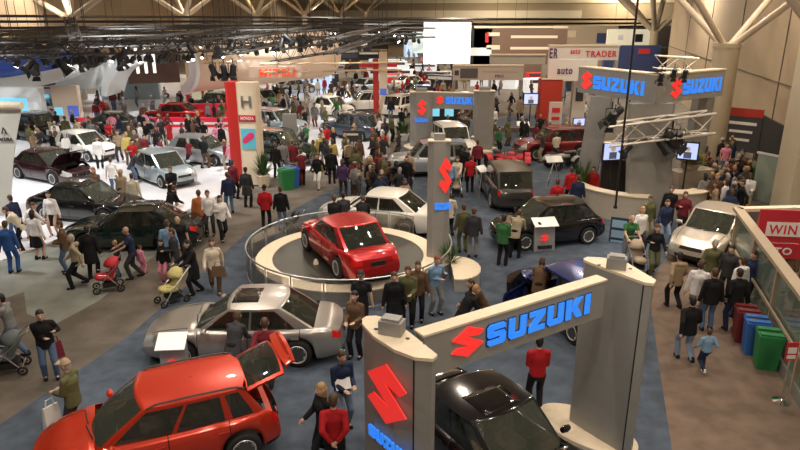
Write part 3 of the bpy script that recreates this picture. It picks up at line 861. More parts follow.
fc = G(649, 80); strut_column((fc.x, fc.y), .55, 5.6, 'far pale round column with slanting struts at the end of the right wall', rs=.3, span=9, dirs=6)
# ------------------------------------------------------------------ near arch
PZ = 3.6
def post(poly, boxpx, label, group, mark=None, plinth=None):
    P = [G(x, y, PZ) for x, y in poly]; c = sum(P, Vector()) / len(P); c.z = 0
    t = empty('sign_post', c, 0, label, 'sign post', group)
    loc = [(p.x - c.x, p.y - c.y) for p in P]
    mb = MB(); mb.prism(loc, 0.10, PZ - .05); mb.build('column', M_GREY, t)
    mb = MB(); mb.prism([(x * 1.03, y * 1.03) for x, y in loc], PZ - .05, PZ + .0); mb.build('top_plate', M_CREAM, t)
    for k in range(5):
        f = -.6 + .3 * k
        d = (Vector((*loc[4 if len(loc) > 6 else 2], 0)) - Vector((*loc[0], 0))).normalized()
        mb = MB(); mb.lathe([(.02 + .012 * (k % 2), PZ), (.02 + .012 * (k % 2), PZ + .006)], 10, (d.x * f * .9, d.y * f * .9, 0)); mb.build('cable_hole', M_BLACK, t)
    return t, c, loc
A = [(363, 319), (367, 316.5), (376, 316), (390, 319), (410, 333), (436, 354), (432, 358), (414, 356.5), (394, 349), (374, 336), (363, 324)]
B = [(584.5, 258.5), (588, 257), (600, 257.5), (612, 259), (628, 263.5), (655, 279.5), (653, 283), (644, 282), (622, 274), (600, 266), (585, 260)]
tL, cL, lL = post(A, None, 'left grey post of the near arch with big red emblem', 'grey posts')
tR, cR, lR = post(B, None, 'right grey post of the near arch, plain brushed face', 'grey posts')
for t, loc in ((tL, lL), (tR, lR)):     # dark edge seam running down the post
    a = Vector((*loc[6], 0)); b = Vector((*loc[7], 0))
    mb = MB(); mb.tube([b + Vector((0, 0, .1)), b + Vector((0, 0, PZ - .06))], .012, 6); mb.build('edge_seam', M_BLACK, t)
def junction(t, c, px, z):
    p = G(px[0], px[1], PZ); l = p - Vector((c.x, c.y, PZ)); l.z = 0
    mb = MB(); mb.box((0, 0, .11), (.34, .22, .2), R(-20)); mb.box((0, 0, .23), (.26, .18, .05), R(-20))
    mb.v = [(x + l.x, y + l.y, zz + PZ) for x, y, zz in mb.v]; mb.build('junction_box', mat('box_grey', (.30, .29, .28), .5, .3), t)
junction(tL, cL, (392, 333), 0); junction(tR, cR, (616, 268), 0)
# emblem + letters on the left post face (between plan points 10 and 7)
fa, fb = Vector((*lL[10], 0)), Vector((*lL[7], 0)); fx = (fb - fa).normalized(); fn = fx.cross(Vector((0, 0, 1)))
fl = (fb - fa).length
pm = fa + fn * .135
def face_z(px, py, t0, base):      # height on the post face seen at a photo point
    d = ray(px, py); q = base + t0; n = fn; t = (q - Vector((0, 0, CAM_H))).dot(n) / d.dot(n); return Vector((0, 0, CAM_H)) + d * t
q1, q2 = face_z(368, 364, pm, cL), face_z(407, 424, pm, cL)
uu = lambda q: (q - (cL + pm)).dot(fx)
place_mark(tL, M_RED, pm + fx * uu(q1) + Vector((0, 0, face_z(388, 424, pm, cL).z)), fx, (0, 0, 1), uu(q2) - uu(q1), face_z(385, 366, pm, cL).z - face_z(388, 424, pm, cL).z + .05, .02, 'emblem', label='red angular S emblem')
q3, q4 = face_z(369, 432, pm, cL), face_z(411, 450, pm, cL)
place_text('SUZUKI', tL, M_BLUE, pm + fx * uu(q3) + Vector((0, 0, q3.z - .03)), fx, (0, 0, 1), uu(q4) - uu(q3), .19, .015, 'lettering', 'blue raised letters', bold=.035)
# plinths
for t, sc, nm in ((tL, 1.5, 0), (tR, 1.5, 1)):
    mb = MB(); mb.lathe([(1.15, .0), (1.15, .09), (1.08, .12), (.001, .12)], 40); mb.v = [(x * .92 - .22, y * .50, z) for x, y, z in mb.v]
    a = math.atan2(lL[5][1] - lL[0][1], lL[5][0] - lL[0][0]); me = mb.me('plinth', M_CREAM, 40); me.transform(Matrix.Rotation(a, 4, 'Z'))
    link('plinth', me, t)
# beam
b0, b1 = G(424, 336, PZ), G(606, 280, PZ); bx = (b1 - b0); bx.z = 0; BLn = bx.length; bx.normalize(); bn = bx.cross(Vector((0, 0, 1)))
zb = 2.90
bt = empty('sign_beam', (b0.x, b0.y, zb), 0, 'grey cross beam spelling the maker name in blue over the black car', 'sign')
def beam_box(x0, x1, y0, y1, z0, z1, nm, m, par=bt):
    mb = MB(); pts = [bx * x0 - bn * y0, bx * x1 - bn * y0, bx * x1 - bn * y1, bx * x0 - bn * y1]
    mb.prism([(p.x, p.y) for p in pts], z0, z1); return mb.build(nm, m, par)
beam_box(0, BLn, .0, .20, 0, PZ - zb - .02, 'beam_body', M_GREY)
beam_box(-.02, BLn + .02, -.015, .23, PZ - zb - .02, PZ - zb + .015, 'top_strip', M_CREAM)
def beam_pt(px, py):
    d = ray(px, py); t = (b0 - Vector((0, 0, CAM_H))).dot(bn) / d.dot(bn); p = Vector((0, 0, CAM_H)) + d * t
    return (p - b0).dot(bx), p.z - zb
u0, v0 = beam_pt(486, 346); u1, v1 = beam_pt(590, 294)
0 and print('BEAM', BLn, u0, v0, u1, v1, beam_pt(450, 360), beam_pt(482, 325), beam_pt(488, 320))
lh = .36
place_text('SUZUKI', bt, M_DBLUE, bx * (u0 - .02) + Vector((0, 0, .17)) + bn * .0, bx, (0, 0, 1), u1 - u0 + .05, lh + .03, .012, 'letter_backing', 'dark blue outline behind the letters', bold=.075)
place_text('SUZUKI', bt, M_BLUE, bx * u0 + Vector((0, 0, .185)) + bn * .012, bx, (0, 0, 1), u1 - u0, lh, .02, 'lettering', 'bright blue raised letters', bold=.04)
m0, _ = beam_pt(451, 356); m1, _ = beam_pt(483, 334)
place_mark(bt, M_RED, bx * m0 + Vector((0, 0, .14)) , bx, (0, 0, 1), m1 - m0, .50, .03, 'emblem', label='red angular S emblem')

# ------------------------------------------------------------------ slim middle post
def slim_post(px, yb, yt, wpx, label, mark=True, th=.32):
    g = G(px, yb); w = wpx / (math.cos(PITCH) * (yb - 10) / 8); top = D(px, yt, g.y).z
    t = empty('sign_post', (g.x, g.y, 0), 0, label, 'sign post', 'grey posts')
    mb = MB(); w2 = w / 2; mb.prism([(-w2, -th * .2), (-w2 * .5, -th * .5), (w2 * .5, -th * .5), (w2, -th * .2), (w2, th * .4), (-w2, th * .4)], 0.08, top); mb.build('column', M_GREY, t)
    mb = MB(); mb.box((0, 0, top + .02), (w * 1.03, th * 1.05, .04)); mb.build('top_plate', M_CREAM, t)
    mb = MB(); mb.box((0, 0, top + .14), (w * .5, th * .6, .2)); mb.build('junction_box', mat('box_grey', (.30, .29, .28), .5, .3), t)
    mb = MB(); mb.lathe([(w * .8, 0), (w * .8, .08), (.001, .08)], 24); mb.build('plinth', M_CREAM, t)
    return t, w, top
mt, mw, mtop = slim_post(437, 268, 141, 21, 'slim grey post with red emblem between turntable and silver suv')
sk = (Vector((.75, -.45, 0))).normalized()
place_mark(mt, M_RED, Vector((0, -.19, mtop - 1.62)), (1, .12, 0), (0, 0, 1), .40, 1.15, .02, 'emblem', label='red angular S emblem')
place_text('SUZUKI', mt, M_BLUE, Vector((-.12, -.19, mtop - 2.15)), (1, .12, 0), (.05, 0, 1), .5, .22, .02, 'lettering', 'blue raised letters')

# ------------------------------------------------------------------ far arch
def far_post(px, yb, yt, wpx, label):
    t, w, top = slim_post(px, yb, yt, wpx, label, th=.6); return t, w, top, G(px, yb)
fa1, w1, z1, g1 = far_post(421, 147, 92, 22, 'left grey post of the far arch with red emblem')
fa2, w2, z2, g2 = far_post(482, 150, 91, 20, 'right grey post of the far arch beside the pale suv')
place_mark(fa1, M_RED, Vector((-.25, -.33, z1 - 1.35)), (1, 0, 0), (0, 0, 1), .55, .95, .02, 'emblem', label='red angular S emblem')
place_text('SUZUKI', fa1, M_BLUE, Vector((-.4, -.33, z1 - 1.75)), (1, 0, 0), (0, 0, 1), .8, .22, .02, 'lettering')
fd = (g2 - g1); L = fd.length - .9; fd.normalize(); fnn = fd.cross(Vector((0, 0, 1)))
fb_ = empty('sign_beam', g1 + fd * .55 + Vector((0, 0, z1 - .95)), 0, 'grey cross beam of the far arch with small blue maker name', 'sign')
mb = MB(); pts = [fd * 0, fd * L, fd * L - fnn * .3, -fnn * .3]; mb.prism([(p.x, p.y) for p in pts], 0, .93); mb.build('beam_body', M_GREY, fb_)
mb = MB(); mb.prism([(p.x, p.y) for p in pts], .93, .98); mb.build('top_strip', M_CREAM, fb_)
place_text('SUZUKI', fb_, M_BLUE, fd * (L * .33) + Vector((0, 0, .30)), fd, (0, 0, 1), L * .60, .42, .03, 'lettering', bold=.04)
place_mark(fb_, M_RED, fd * (L * .12) + Vector((0, 0, .25)), fd, (0, 0, 1), L * .16, .52, .03, 'emblem')

# ------------------------------------------------------------------ turntable
TC = Vector((-1.68, 19.85, 0))
tt = empty('turntable', TC, 0, 'round black turntable with cream rim under the red sedan', 'turntable')
mb = MB(); mb.lathe([(2.86, 0), (2.90, .05), (2.90, .40), (2.86, .42), (2.42, .42), (2.42, .41)], 80); mb.lathe([(2.42, .41), (.001, .41)], 80)
mb = MB(); mb.lathe([(2.96, 0), (2.96, .38)], 80); mb.build('skirt', mat('plinth_skirt_grey', (.36, .34, .31), .5), tt, smooth=30)
mb = MB(); mb.lathe([(2.98, .38), (2.98, .42), (2.45, .42), (2.45, .38)], 80); mb.build('rim', M_CREAM, tt, smooth=30)
mb = MB(); mb.lathe([(2.43, .36), (2.43, .41), (.001, .41)], 80); mb.build('rotating_disc', mat('turntable_black', (.030, .029, .022), .38, noise=.3, nscale=1.5), tt, smooth=30)
rl = empty('guard_rail', TC + Vector((.05, -.08, 0)), 0, 'circular glass-panelled guard rail around the turntable', 'railing')
RR = 3.28
ang0, ang1 = R(50), R(385)          # open on the side of the slim post
def arc(r, z, a0, a1, n): return [Vector((r * math.cos(a0 + (a1 - a0) * i / n), r * math.sin(a0 + (a1 - a0) * i / n), z)) for i in range(n + 1)]
mb = MB(); mb.tube(arc(RR, .95, ang0, ang1, 90), .028, 8); mb.build('top_rail', M_STEEL, rl, smooth=50)
mb = MB(); mb.tube(arc(RR, .10, ang0, ang1, 90), .02, 6); mb.build('bottom_rail', M_STEEL, rl, smooth=50)
NP = 19
for i in range(NP + 1):
    a = ang0 + (ang1 - ang0) * i / NP; p = Vector((RR * math.cos(a), RR * math.sin(a), 0))
    mb = MB(); mb.tube([p, p + Vector((0, 0, .95))], .02, 6); mb.build('post', M_STEEL, rl)
    if i < NP:
        q = arc(RR, .14, a + .02, ang0 + (ang1 - ang0) * (i + 1) / NP - .02, 4); vs = []; fs = []
        for v in q: vs += [v, v + Vector((0, 0, .72)), v * .997 + Vector((0, 0, .72)), v * .997]
        for j in range(4):
            for k in range(4): fs.append((j * 4 + k, j * 4 + (k + 1) % 4, j * 4 + 4 + (k + 1) % 4, j * 4 + 4 + k))
        fs += [(0, 1, 2, 3), (16, 17, 18, 19)]
        MB().add(vs, fs).build('glass_panel', glass_mat('smoked_panel', (.20, .19, .17), .02, .72), rl)
def bushy(name, loc, r, h, label, m=M_LEAF, pot=True, n=90, cat='potted plant', potm=None, group=None, spike=.5):
    t = empty(name, loc, 0, label, cat, group)
    if pot:
        mb = MB(); mb.lathe([(r * .45, 0), (r * .6, h * .28), (r * .55, h * .3), (r * .5, h * .26), (.001, h * .26)], 20); mb.build('pot', potm or M_WHITE, t, smooth=40)
    mb = MB(); rnd = random.Random(hash(label) % 1000 if False else len(label) * 7)
    for i in range(n):
        th = rnd.random() * 6.28; el = rnd.uniform(.15, 1.35); ln = r * rnd.uniform(.7, 1.15)
        b = Vector((math.cos(th) * r * .12, math.sin(th) * r * .12, h * .27 if pot else .02)); d = Vector((math.cos(th) * math.cos(el), math.sin(th) * math.cos(el), math.sin(el) * (h * .72 / r)))
        mid = b + d * ln * .55; tip = b + d * ln + Vector((math.cos(th), math.sin(th), -.35)) * ln * .15
        s = Vector((-math.sin(th), math.cos(th), 0)) * r * .07
        mb.add([b, mid + s, tip, mid - s, mid + Vector((0, 0, .01))], [(0, 1, 4), (1, 2, 4), (2, 3, 4), (3, 0, 4)])
    mb.build('foliage', m, t)
    return t
bushy('potted_plant', G(449, 272), .42, 1.05, 'bushy green fern in a white pot right of the slim post')
ptc = G(452, 284); mb = MB(); mb.lathe([(.8, 0), (.8, .38), (.76, .42), (.001, .42)], 40); 
# crescent bench platform beside it
mb = MB(); pts = [Vector((1.75 + .75 * math.cos(a), 18.75 + .95 * math.sin(a), 0)) for a in [R(-100 + 20 * k) for k in range(11)]]
mb.prism([(p.x, p.y) for p in pts], 0.0, .38); o = mb.build('display_plinth', mat('plinth_skirt_grey', (.36, .34, .31), .5), label='low rounded cream plinth at the right end of the turntable', cat='plinth')
mb = MB(); mb.prism([((p.x - o.location.x) * 1.02, (p.y - o.location.y) * 1.02) for p in pts], .38, .42); mb.build('top_plate', M_CREAM, o)
mb = MB(); mb.lathe([(.09, 0), (.07, .10), (.03, .16), (.001, .17)], 12); mb.build('floor_spotlight', M_CREAM, smooth=40, label='small cream spotlight on the black turntable beside the red sedan', cat='spotlight', loc=(0, 0, 0)).location = G(316, 264, .41)
# ------------------------------------------------------------------ corner booth on the right
HZ0, HZ1 = 4.6, 5.66
c0, c1, c2 = G(577, 92, HZ0), G(655, 104, HZ0), G(722, 96, HZ0)
hd = empty('header_sign', (c1.x, c1.y, HZ0), 0, 'grey two-sided corner header with two blue maker names over the info desk', 'sign')
H = HZ1 - HZ0
def wing(a, b, th, nm):
    a = Vector((a.x - c1.x, a.y - c1.y, 0)); b = Vector((b.x - c1.x, b.y - c1.y, 0)); d = (b - a).normalized(); n = d.cross(Vector((0, 0, 1)))
    mb = MB(); mb.prism([(p.x, p.y) for p in (a, b, b - n * th, a - n * th + d * (.12 if nm == 'right_panel' else 0))], 0, H); mb.build(nm, M_GREY, hd)
    mb = MB(); mb.prism([(p.x, p.y) for p in (a + n * .03, b + n * .03, b - n * (th + .03), a - n * (th + .03))], H, H + .05); mb.build('top_strip', M_CREAM, hd)
    return a, d, n, (b - a).length
a, d, n, L = wing(c0, c1, .5, 'left_panel')
place_mark(hd, M_RED, a + d * L * .05 + Vector((0, 0, .16)), d, (0, 0, 1), L * .15, .78, .03, 'emblem', label='red angular S emblem')
place_text('SUZUKI', hd, M_BLUE, a + d * L * .22 + Vector((0, 0, .24)), d, (0, 0, 1), L * .64, .54, .03, 'lettering', 'blue raised letters', bold=.045)
a, d, n, L = wing(c1, c2, .5, 'right_panel')
place_mark(hd, M_RED, a + d * L * .20 + Vector((0, 0, .12)), d, (0, 0, 1), L * .15, .80, .03, 'emblem', label='red angular S emblem')
place_text('SUZUKI', hd, M_BLUE, a + d * L * .37 + Vector((0, 0, .24)), d, (0, 0, 1), L * .58, .56, .03, 'lettering', 'blue raised letters', bold=.045)
def leaning_post(base, top, w, th, z1, label, rz=0.):
    t = empty('sign_post', (base.x, base.y, 0), 0, label, 'sign post', 'grey posts')
    s = Vector((math.cos(rz), math.sin(rz), 0)) * w / 2; q = Vector((-math.sin(rz), math.cos(rz), 0)) * th / 2; o = Vector((top.x - base.x, top.y - base.y, z1))
    lo = [-s - q, s - q, s + q, -s + q]; vs = lo + [o + v for v in lo]
    MB().add(vs, [(3, 2, 1, 0), (4, 5, 6, 7), (0, 1, 5, 4), (1, 2, 6, 5), (2, 3, 7, 6), (3, 0, 4, 7)]).build('column', M_GREY, t)
    mb = MB(); mb.tube([s * .96 - q * 1.02, o + s * .96 - q * 1.02], .02, 4); mb.build('edge_seam', M_STEEL, t)
    return t
bB = G(647, 219); bA = G(590, 196)
leaning_post(bB, Vector((c1.x - .05, bB.y + .25, 0)), 1.72, .35, HZ0, 'wide grey pillar under the corner of the header sign', R(4))
ta = G(603, 97, HZ0); leaning_post(Vector((ta.x - .45, ta.y + .1, 0)), Vector((ta.x, ta.y + .2, 0)), .85, .35, HZ0, 'leaning grey pillar behind the left monitor', R(-20))
tb = G(701, 99, HZ0); leaning_post(Vector((13.1, 28.7, 0)), Vector((12.95, 28.0, 0)), .95, .35, HZ0, 'grey pillar behind the right monitor of the desk', R(25))
# curved reception desk
def curved_desk(c, r0, r1, a0, a1, h, label, th=.35, top=M_CREAM):
    t = empty('reception_desk', c, 0, label, 'desk'); N = 20
    out = [Vector((r1 * math.cos(a0 + (a1 - a0) * i / N), r1 * math.sin(a0 + (a1 - a0) * i / N), 0)) for i in range(N + 1)]
    inn = [v * (r0 / r1) for v in out]
    def band(o_, i_, z0, z1, nm, m):
        vs = []; fs = []
        for p, q in zip(o_, i_): vs += [p + Vector((0, 0, z0)), p + Vector((0, 0, z1)), q + Vector((0, 0, z1)), q + Vector((0, 0, z0))]
        for j in range(len(o_) - 1):
            for k in range(4): fs.append((j * 4 + k, j * 4 + (k + 1) % 4, j * 4 + 4 + (k + 1) % 4, j * 4 + 4 + k))
        fs += [(0, 1, 2, 3), tuple(4 * (len(o_) - 1) + k for k in range(4))]
        MB().add(vs, fs).build(nm, m, t, smooth=30)
    band(out, [v * ((r1 - .12) / r1) for v in out], 0, h, 'front_panel', mat('desk_beige_grey', (.42, .37, .30), .5, noise=.05))
    band([v * ((r1 + .05) / r1) for v in out], inn, h, h + .05, 'counter_top', top)
    return t
dc = G(620, 192); curved_desk((10.2, 27.2, 0), 2.5, 2.95, R(175), R(262), 1.05, 'curved beige reception desk left of the wide grey pillar')
curved_desk((11.4, 26.2, 0), .75, 1.35, R(215), R(318), 1.05, 'small curved desk right of the wide grey pillar')
mb = MB(); mb.box((0, 0, 1.0), (2.6, .5, 2.0)); mb.box((0, -.3, 1.75), (2.6, .5, .08)); o = mb.build('back_counter', mat('dark_cabinet', (.045, .035, .03), .5), label='tall dark cabinet behind the curved desk', cat='cabinet', loc=(0, 0, 0)); o.location = (10.3, 28.2, 0); o.rotation_euler = (0, 0, R(-12))
# blue worktop seen behind
def monitor(px, py, Y, w, h, yaw, label, tilt=0., screen=None, group=None, stand=None):
    p = D(px, py, Y); t = empty('monitor', (p.x, p.y, p.z), yaw, label, 'monitor', group)
    mb = MB(); mb.box((0, .03, 0), (w, .08, h)); mb.build('housing', M_BLACK, t)
    mb = MB(); mb.box((0, -.018, 0), (w * .88, .012, h * .84)); s = mb.build('screen', screen or M_SCR, t)
    mb = MB(); mb.lathe([(w * .12, -.03 * 0), (w * .12, .004), (.001, .005)], 14, (0, 0, 0), Matrix.Rotation(R(90), 3, 'X')); mb.v = [(x, y - .026, z + h * .10) for x, y, z in mb.v]; mb.build('picture_head', mat('screen_picture_skin', (.5, .35, .28), .4, emit=.5), s)
    mb = MB(); mb.box((0, -.028, -h * .22), (w * .36, .006, h * .34)); mb.build('picture_torso', mat('screen_picture_dark', (.10, .12, .16), .4, emit=.3), s)
    mb = MB(); zl = -p.z if stand is None else stand; mb.tube([(0, .08, -h * .3), (0, .08, zl)], .035, 8); mb.build('pole', M_BLACK, t)
    return t
M_SCR = mat('screen_lit_blue', (.35, .42, .72), .3, emit=1.0)
monitor(613, 151, 26.3, .92, .84, R(12), 'left monitor over the curved desk showing a man')
monitor(688, 151, 25.6, .80, .76, R(-28), 'right monitor beside the yellow-green plant showing a man')
bushy('potted_plant', Vector((7.75, 26.9, 0)), .6, 2.2, 'leafy green plant on the left end of the curved desk', potm=mat('planter_beige', (.35, .30, .23), .6))
bushy('potted_plant', Vector((12.2, 26.7, 1.62)), .62, .95, 'yellow-green leafy plant in a tall planter below the right monitor', m=M_LEAFY, potm=mat('planter_beige', (.35, .30, .23), .6), n=130)
mb = MB(); mb.box((0, 0, .81), (1.9, .7, 1.62)); o = mb.build('stone_planter', mat('planter_beige', (.35, .30, .23), .6), label='tall beige planter wall behind the small right desk', cat='planter', loc=(0, 0, 0)); o.location = (12.3, 26.8, 0); o.rotation_euler = (0, 0, R(20))

# ------------------------------------------------------------------ trusses and lamps
def truss(a, b, s, label, m=M_TRUSS, group=None, name='lighting_truss', r=None, hang=0., tri=False, lod=0):
    a, b = Vector(a), Vector(b); d = b - a; L = d.length; d.normalize(); w = d.cross(Vector((0, 0, 1))).normalized(); u = w.cross(d)
    t = empty(name, a, 0, label, 'truss', group); r = r or s * .07
    offs = [w * s / 2 + u * s / 2, -w * s / 2 + u * s / 2, -w * s / 2 - u * s / 2, w * s / 2 - u * s / 2]
    if tri: offs = [w * s / 2, -w * s / 2, -u * s * .85]
    for o in offs:
        mb = MB(); mb.tube([o, o + d * L], r, 6 if lod == 0 else 4); mb.build('chord', m, t, smooth=50 if lod == 0 else None)
    n = max(2, int(L / s)); mb = MB(); k = len(offs)
    for i in range(n):
        p, q = d * (L * i / n), d * (L * (i + 1) / n)
        for j in range(k):
            o1, o2 = offs[j], offs[(j + 1) % k]
            if i % 2: o1, o2 = o2, o1
            if lod and j % 2: continue
            mb.tube([p + o1, q + o2], r * .55, 4, cap=False)
    mb.build('lattice', m, t)
    if hang:
        for f in (.1, .5, .9):
            mb = MB(); mb.tube([d * L * f, d * L * f + Vector((0, 0, 12.98 - a.z - d.z * L * f))], .02, 4); mb.build('hanger', M_BLACK, t)
    return t
LAMPME = {}
def stage_lamp(p, yaw, tilt, s, label, group, lit=False):
    t = empty('stage_lamp', p, yaw, label, 'spotlight', group); t.scale = (s, s, s)
    if not LAMPME:
        mb = MB(); mb.lathe([(.10, .28), (.15, .22), (.15, -.10), (.19, -.22), (.19, -.26), (.15, -.24)], 14); LAMPME['h'] = mb.me('housing', M_BLACK, 50)
        mb = MB(); mb.lathe([(.145, -.23), (.001, -.225)], 14); LAMPME['l'] = mb.me('lens', M_LEDW)
        mb = MB(); mb.box((0, -.20, .12), (.02, .02, .4)); mb.box((0, .20, .12), (.02, .02, .4)); mb.box((0, 0, .32), (.03, .42, .03)); mb.tube([(0, 0, .32), (0, 0, .55)], .025, 6); LAMPME['y'] = mb.me('yoke', M_BLACK)
        mb = MB(); 
        for a in range(4):
            c = Matrix.Rotation(a * math.pi / 2, 3, 'Z'); vs = [c @ Vector(v) for v in ((.19, -.13, -.26), (.19, .13, -.26), (.27, .17, -.42), (.27, -.17, -.42))]; mb.add(vs + [v * 1.03 for v in vs], [(0, 1, 2, 3), (7, 6, 5, 4), (0, 4, 5, 1), (2, 6, 7, 3)])
        LAMPME['b'] = mb.me('barn_doors', M_BLACK)
    y = link('yoke', LAMPME['y'], t)
    h = link('housing', LAMPME['h'], t); h.rotation_euler = (0, tilt, 0)
    l = link('lens', LAMPME['l'], h)
    if not lit: set_slot(l, M_BLACK2)
    link('barn_doors', LAMPME['b'], h)
    return t
M_BLACK2 = mat('unlit_lens', (.08, .08, .09), .15)
# booth truss in front of the header
tr = truss(D(606, 135, 24.5), D(711, 122, 24.5), .74, 'short pale box truss with black lamps in front of the wide pillar', group=None)
tr2 = truss(D(656, 62, 27.5), D(695, 64, 27.5), .5, 'short pale truss behind the header sign top', hang=0)
for k, (x, y, Y, lit) in enumerate([(661, 77, 24.2, 1), (674, 73, 24.6, 0), (685, 74, 24.8, 0)]):
    stage_lamp(D(x, y, Y), R(-100), R(30), .62, ['lit round lamp above the corner of the header sign', 'middle black lamp above the header sign', 'right black lamp above the header sign'][k], 'lamps on the header truss', bool(lit))
for k, (x, y, s) in enumerate([(664, 146, 1.2), (671, 140, 1.3), (679, 138, 1.0), (611, 118, 1.1), (617, 113, 1.0), (628, 149, .7)]):
    stage_lamp(D(x, y, 24.3), R(160 + 40 * k), R(40), s, ['large black lamp left below the pale box truss', 'largest black lamp below the pale box truss', 'right black lamp below the pale box truss', 'black lamp at the left end of the pale truss', 'topmost black lamp at the left end of the pale truss', 'small black lamp on the underside of the pale truss'][k], 'lamps on the box truss', False)
# black vertical cable
mb = MB(); p0, p1 = D(629, -60, 13), D(629, 206, 13); p0.x = p1.x = (p0.x + p1.x) / 2; mb.tube([(p1.x, 13, 12.9), (p1.x, 13, p1.z)], .022, 6)
mb.tube([(p1.x, 13, p1.z), (p1.x, 13, p1.z - .05)], .04, 6); mb.build('hanging_cable', M_BLACK, label='thin black cable hanging from the ceiling before the corner sign', cat='cable')
ct_ = D(629, 130, 13); 

# ------------------------------------------------------------------ glass parapet right
A0, A1 = Vector((10.55, 19.4, 0)), Vector((8.05, 10.2, 0))
pr = empty('glass_parapet', A0, 0, 'long glass parapet with broad beige cap rail beside the recycling bins', 'railing')
d = (A1 - A0); L = d.length; d.normalize(); n = d.cross(Vector((0, 0, 1))); PH = 2.05
if n.x > 0: n = -n
M_CAP = mat('cap_rail_beige', (.42, .33, .23), .5)
def pbox(x0, x1, y0, y1, z0, z1, nm, m, par=pr, d=d, n=n):
    mb = MB(); mb.prism([(p.x, p.y) for p in (d * x0 + n * y0, d * x1 + n * y0, d * x1 + n * y1, d * x0 + n * y1)], z0, z1); return mb.build(nm, m, par)
pbox(-.1, L, -.14, .14, PH, PH + .10, 'cap_rail', M_CAP); pbox(0, L, -.06, .06, 0, .28, 'kick_board', mat('parapet_base_grey', (.22, .23, .21), .6)); pbox(0, L, .06, .10, .95, 1.02, 'mid_rail', M_CAP)
k = 0; x = .1
while x < L - .2:
    pbox(x, x + .10, -.07, .07, 0, PH, 'mullion', M_CAP); pbox(x + .12, min(x + 2.3, L), -.012, .012, .3, PH, 'glass_panel', M_GLASSR); x += 2.35
B1 = A0 + Vector((6.5, .5, 0)); pr2 = empty('glass_parapet', A0, 0, 'cross parapet with cream cap running right from the beige sedan', 'railing')
d2 = (B1 - A0).normalized(); n2 = Vector((-d2.y, d2.x, 0))
pbox(0, 6.5, -.14, .14, PH, PH + .10, 'cap_rail', M_CREAM, pr2, d2, n2); pbox(0, 6.5, -.05, .05, 0, PH, 'panel', mat('parapet_panel_grey', (.25, .235, .21), .6), pr2, d2, n2)
# WIN signs behind
def sign_board(px, py, Y, w, h, m, label, texts=(), yaw=0., cat='sign', group=None, legs=True, name='sign_board', th=.06, tilt=0.):
    p = D(px, py, Y); t = empty(name, (p.x, p.y, max(0, 0) if legs else p.z - h / 2), yaw, label, cat, group); zc = p.z if legs else h / 2
    mb = MB(); mb.box((0, 0, zc), (w, th, h)); mb.build('board', m, t)
    if legs:
        for s in (-1, 1):
            mb = MB(); mb.tube([(s * w * .42, .03, 0), (s * w * .42, .03, zc - h / 2 + .02)], .025, 6); mb.build('leg', M_BLACK, t)
    for tx, x, z, tw, th_, tm in texts:
        if tx == '#': mb = MB(); mb.box((x + tw / 2, -th / 2 - .008, zc + z + th_ / 2), (tw, .014, th_)); mb.build('panel', tm, t)
        else: place_text(tx, t, tm, (x, -th / 2 - .016, zc + z), (1, 0, 0), (0, 0, 1), tw, th_, .006)
    return t
M_RB = mat('banner_red', (.50, .02, .035), .6); M_WT = mat('print_white', (.80, .76, .74), .6); M_RT = mat('print_red', (.6, .02, .03), .6); M_PT = mat('print_purple', (.10, .03, .12), .6); M_GB = mat('board_dark_grey', (.05, .05, .05), .6)
sign_board(783, 226, 17.6, 1.35, .95, M_RB, 'red sign with the word WIN behind the parapet', [('#', -.45, -.3, 1.1, .42, M_WT), ('WIN', -.38, -.24, .75, .28, M_RT)], yaw=R(-8))
sign_board(789, 251, 16.2, 1.0, .42, M_RB, 'lower red sign with white edge letters behind the parapet', [('TO', -.40, -.1, .45, .2, M_WT)], yaw=R(-8))
# recycling bins
def bin_unit(px, py, m, label, group, rz, w=.50, h=.92, z=0):
    g = G(px, py); t = empty('recycling_bin', (g.x, g.y, 0), rz, label, 'bin', group)
    vs = [(-w * .42, -w * .42, 0), (w * .42, -w * .42, 0), (w * .42, w * .42, 0), (-w * .42, w * .42, 0), (-w / 2, -w / 2, h * .86), (w / 2, -w / 2, h * .86), (w / 2, w / 2, h * .86), (-w / 2, w / 2, h * .86)]
    me = MB().add(vs, [(3, 2, 1, 0), (4, 5, 6, 7), (0, 1, 5, 4), (1, 2, 6, 5), (2, 3, 7, 6), (3, 0, 4, 7)]).build('body', m, t)
    mb = MB(); mb.box((0, 0, h * .90), (w * 1.06, w * 1.06, h * .09)); mb.box((0, -w * .3, h * .97), (w * .98, w * .3, h * .06)); mb.box((0, w * .3, h * .97), (w * .98, w * .3, h * .06)); mb.build('lid', m, t)
    mb = MB(); mb.box((0, 0, h * .955), (w * .7, w * .25, .02)); mb.build('slot', M_BLACK, t)
    return t
M_BG = mat('bin_green', (.02, .20, .06), .5); M_BB = mat('bin_blue', (.03, .13, .42), .5); M_BM = mat('bin_maroon', (.16, .02, .02), .5)
for (px, py, m, lb) in [(764, 366, M_BG, 'green recycling bin beside the stanchion'), (752, 352, M_BB, 'blue recycling bin between green and maroon ones by the parapet'), (742, 340, M_BM, 'maroon waste bin, farthest of the three by the parapet')]:
    bin_unit(px, py, m, lb, 'bins by the parapet', R(-16))
for (px, py, m, lb) in [(287, 189, M_BG, 'green recycling bin near the tall red and white tower'), (292, 187, M_BB, 'blue recycling bin near the tall red and white tower'), (298, 184, M_BM, 'maroon waste bin near the tall red and white tower')]:
    bin_unit(px, py, m, lb, 'bins near the tower', R(30), w=.62, h=1.0)
g = G(781, 402); t = empty('stanchion', (g.x, g.y, 0), 0, 'chrome stanchion with a small red and white sign by the parapet', 'stanchion')
mb = MB(); mb.lathe([(.19, 0), (.19, .025), (.05, .06), (.03, .09), (.001, .09)], 24); mb.build('base', M_CHROME, t, smooth=40)
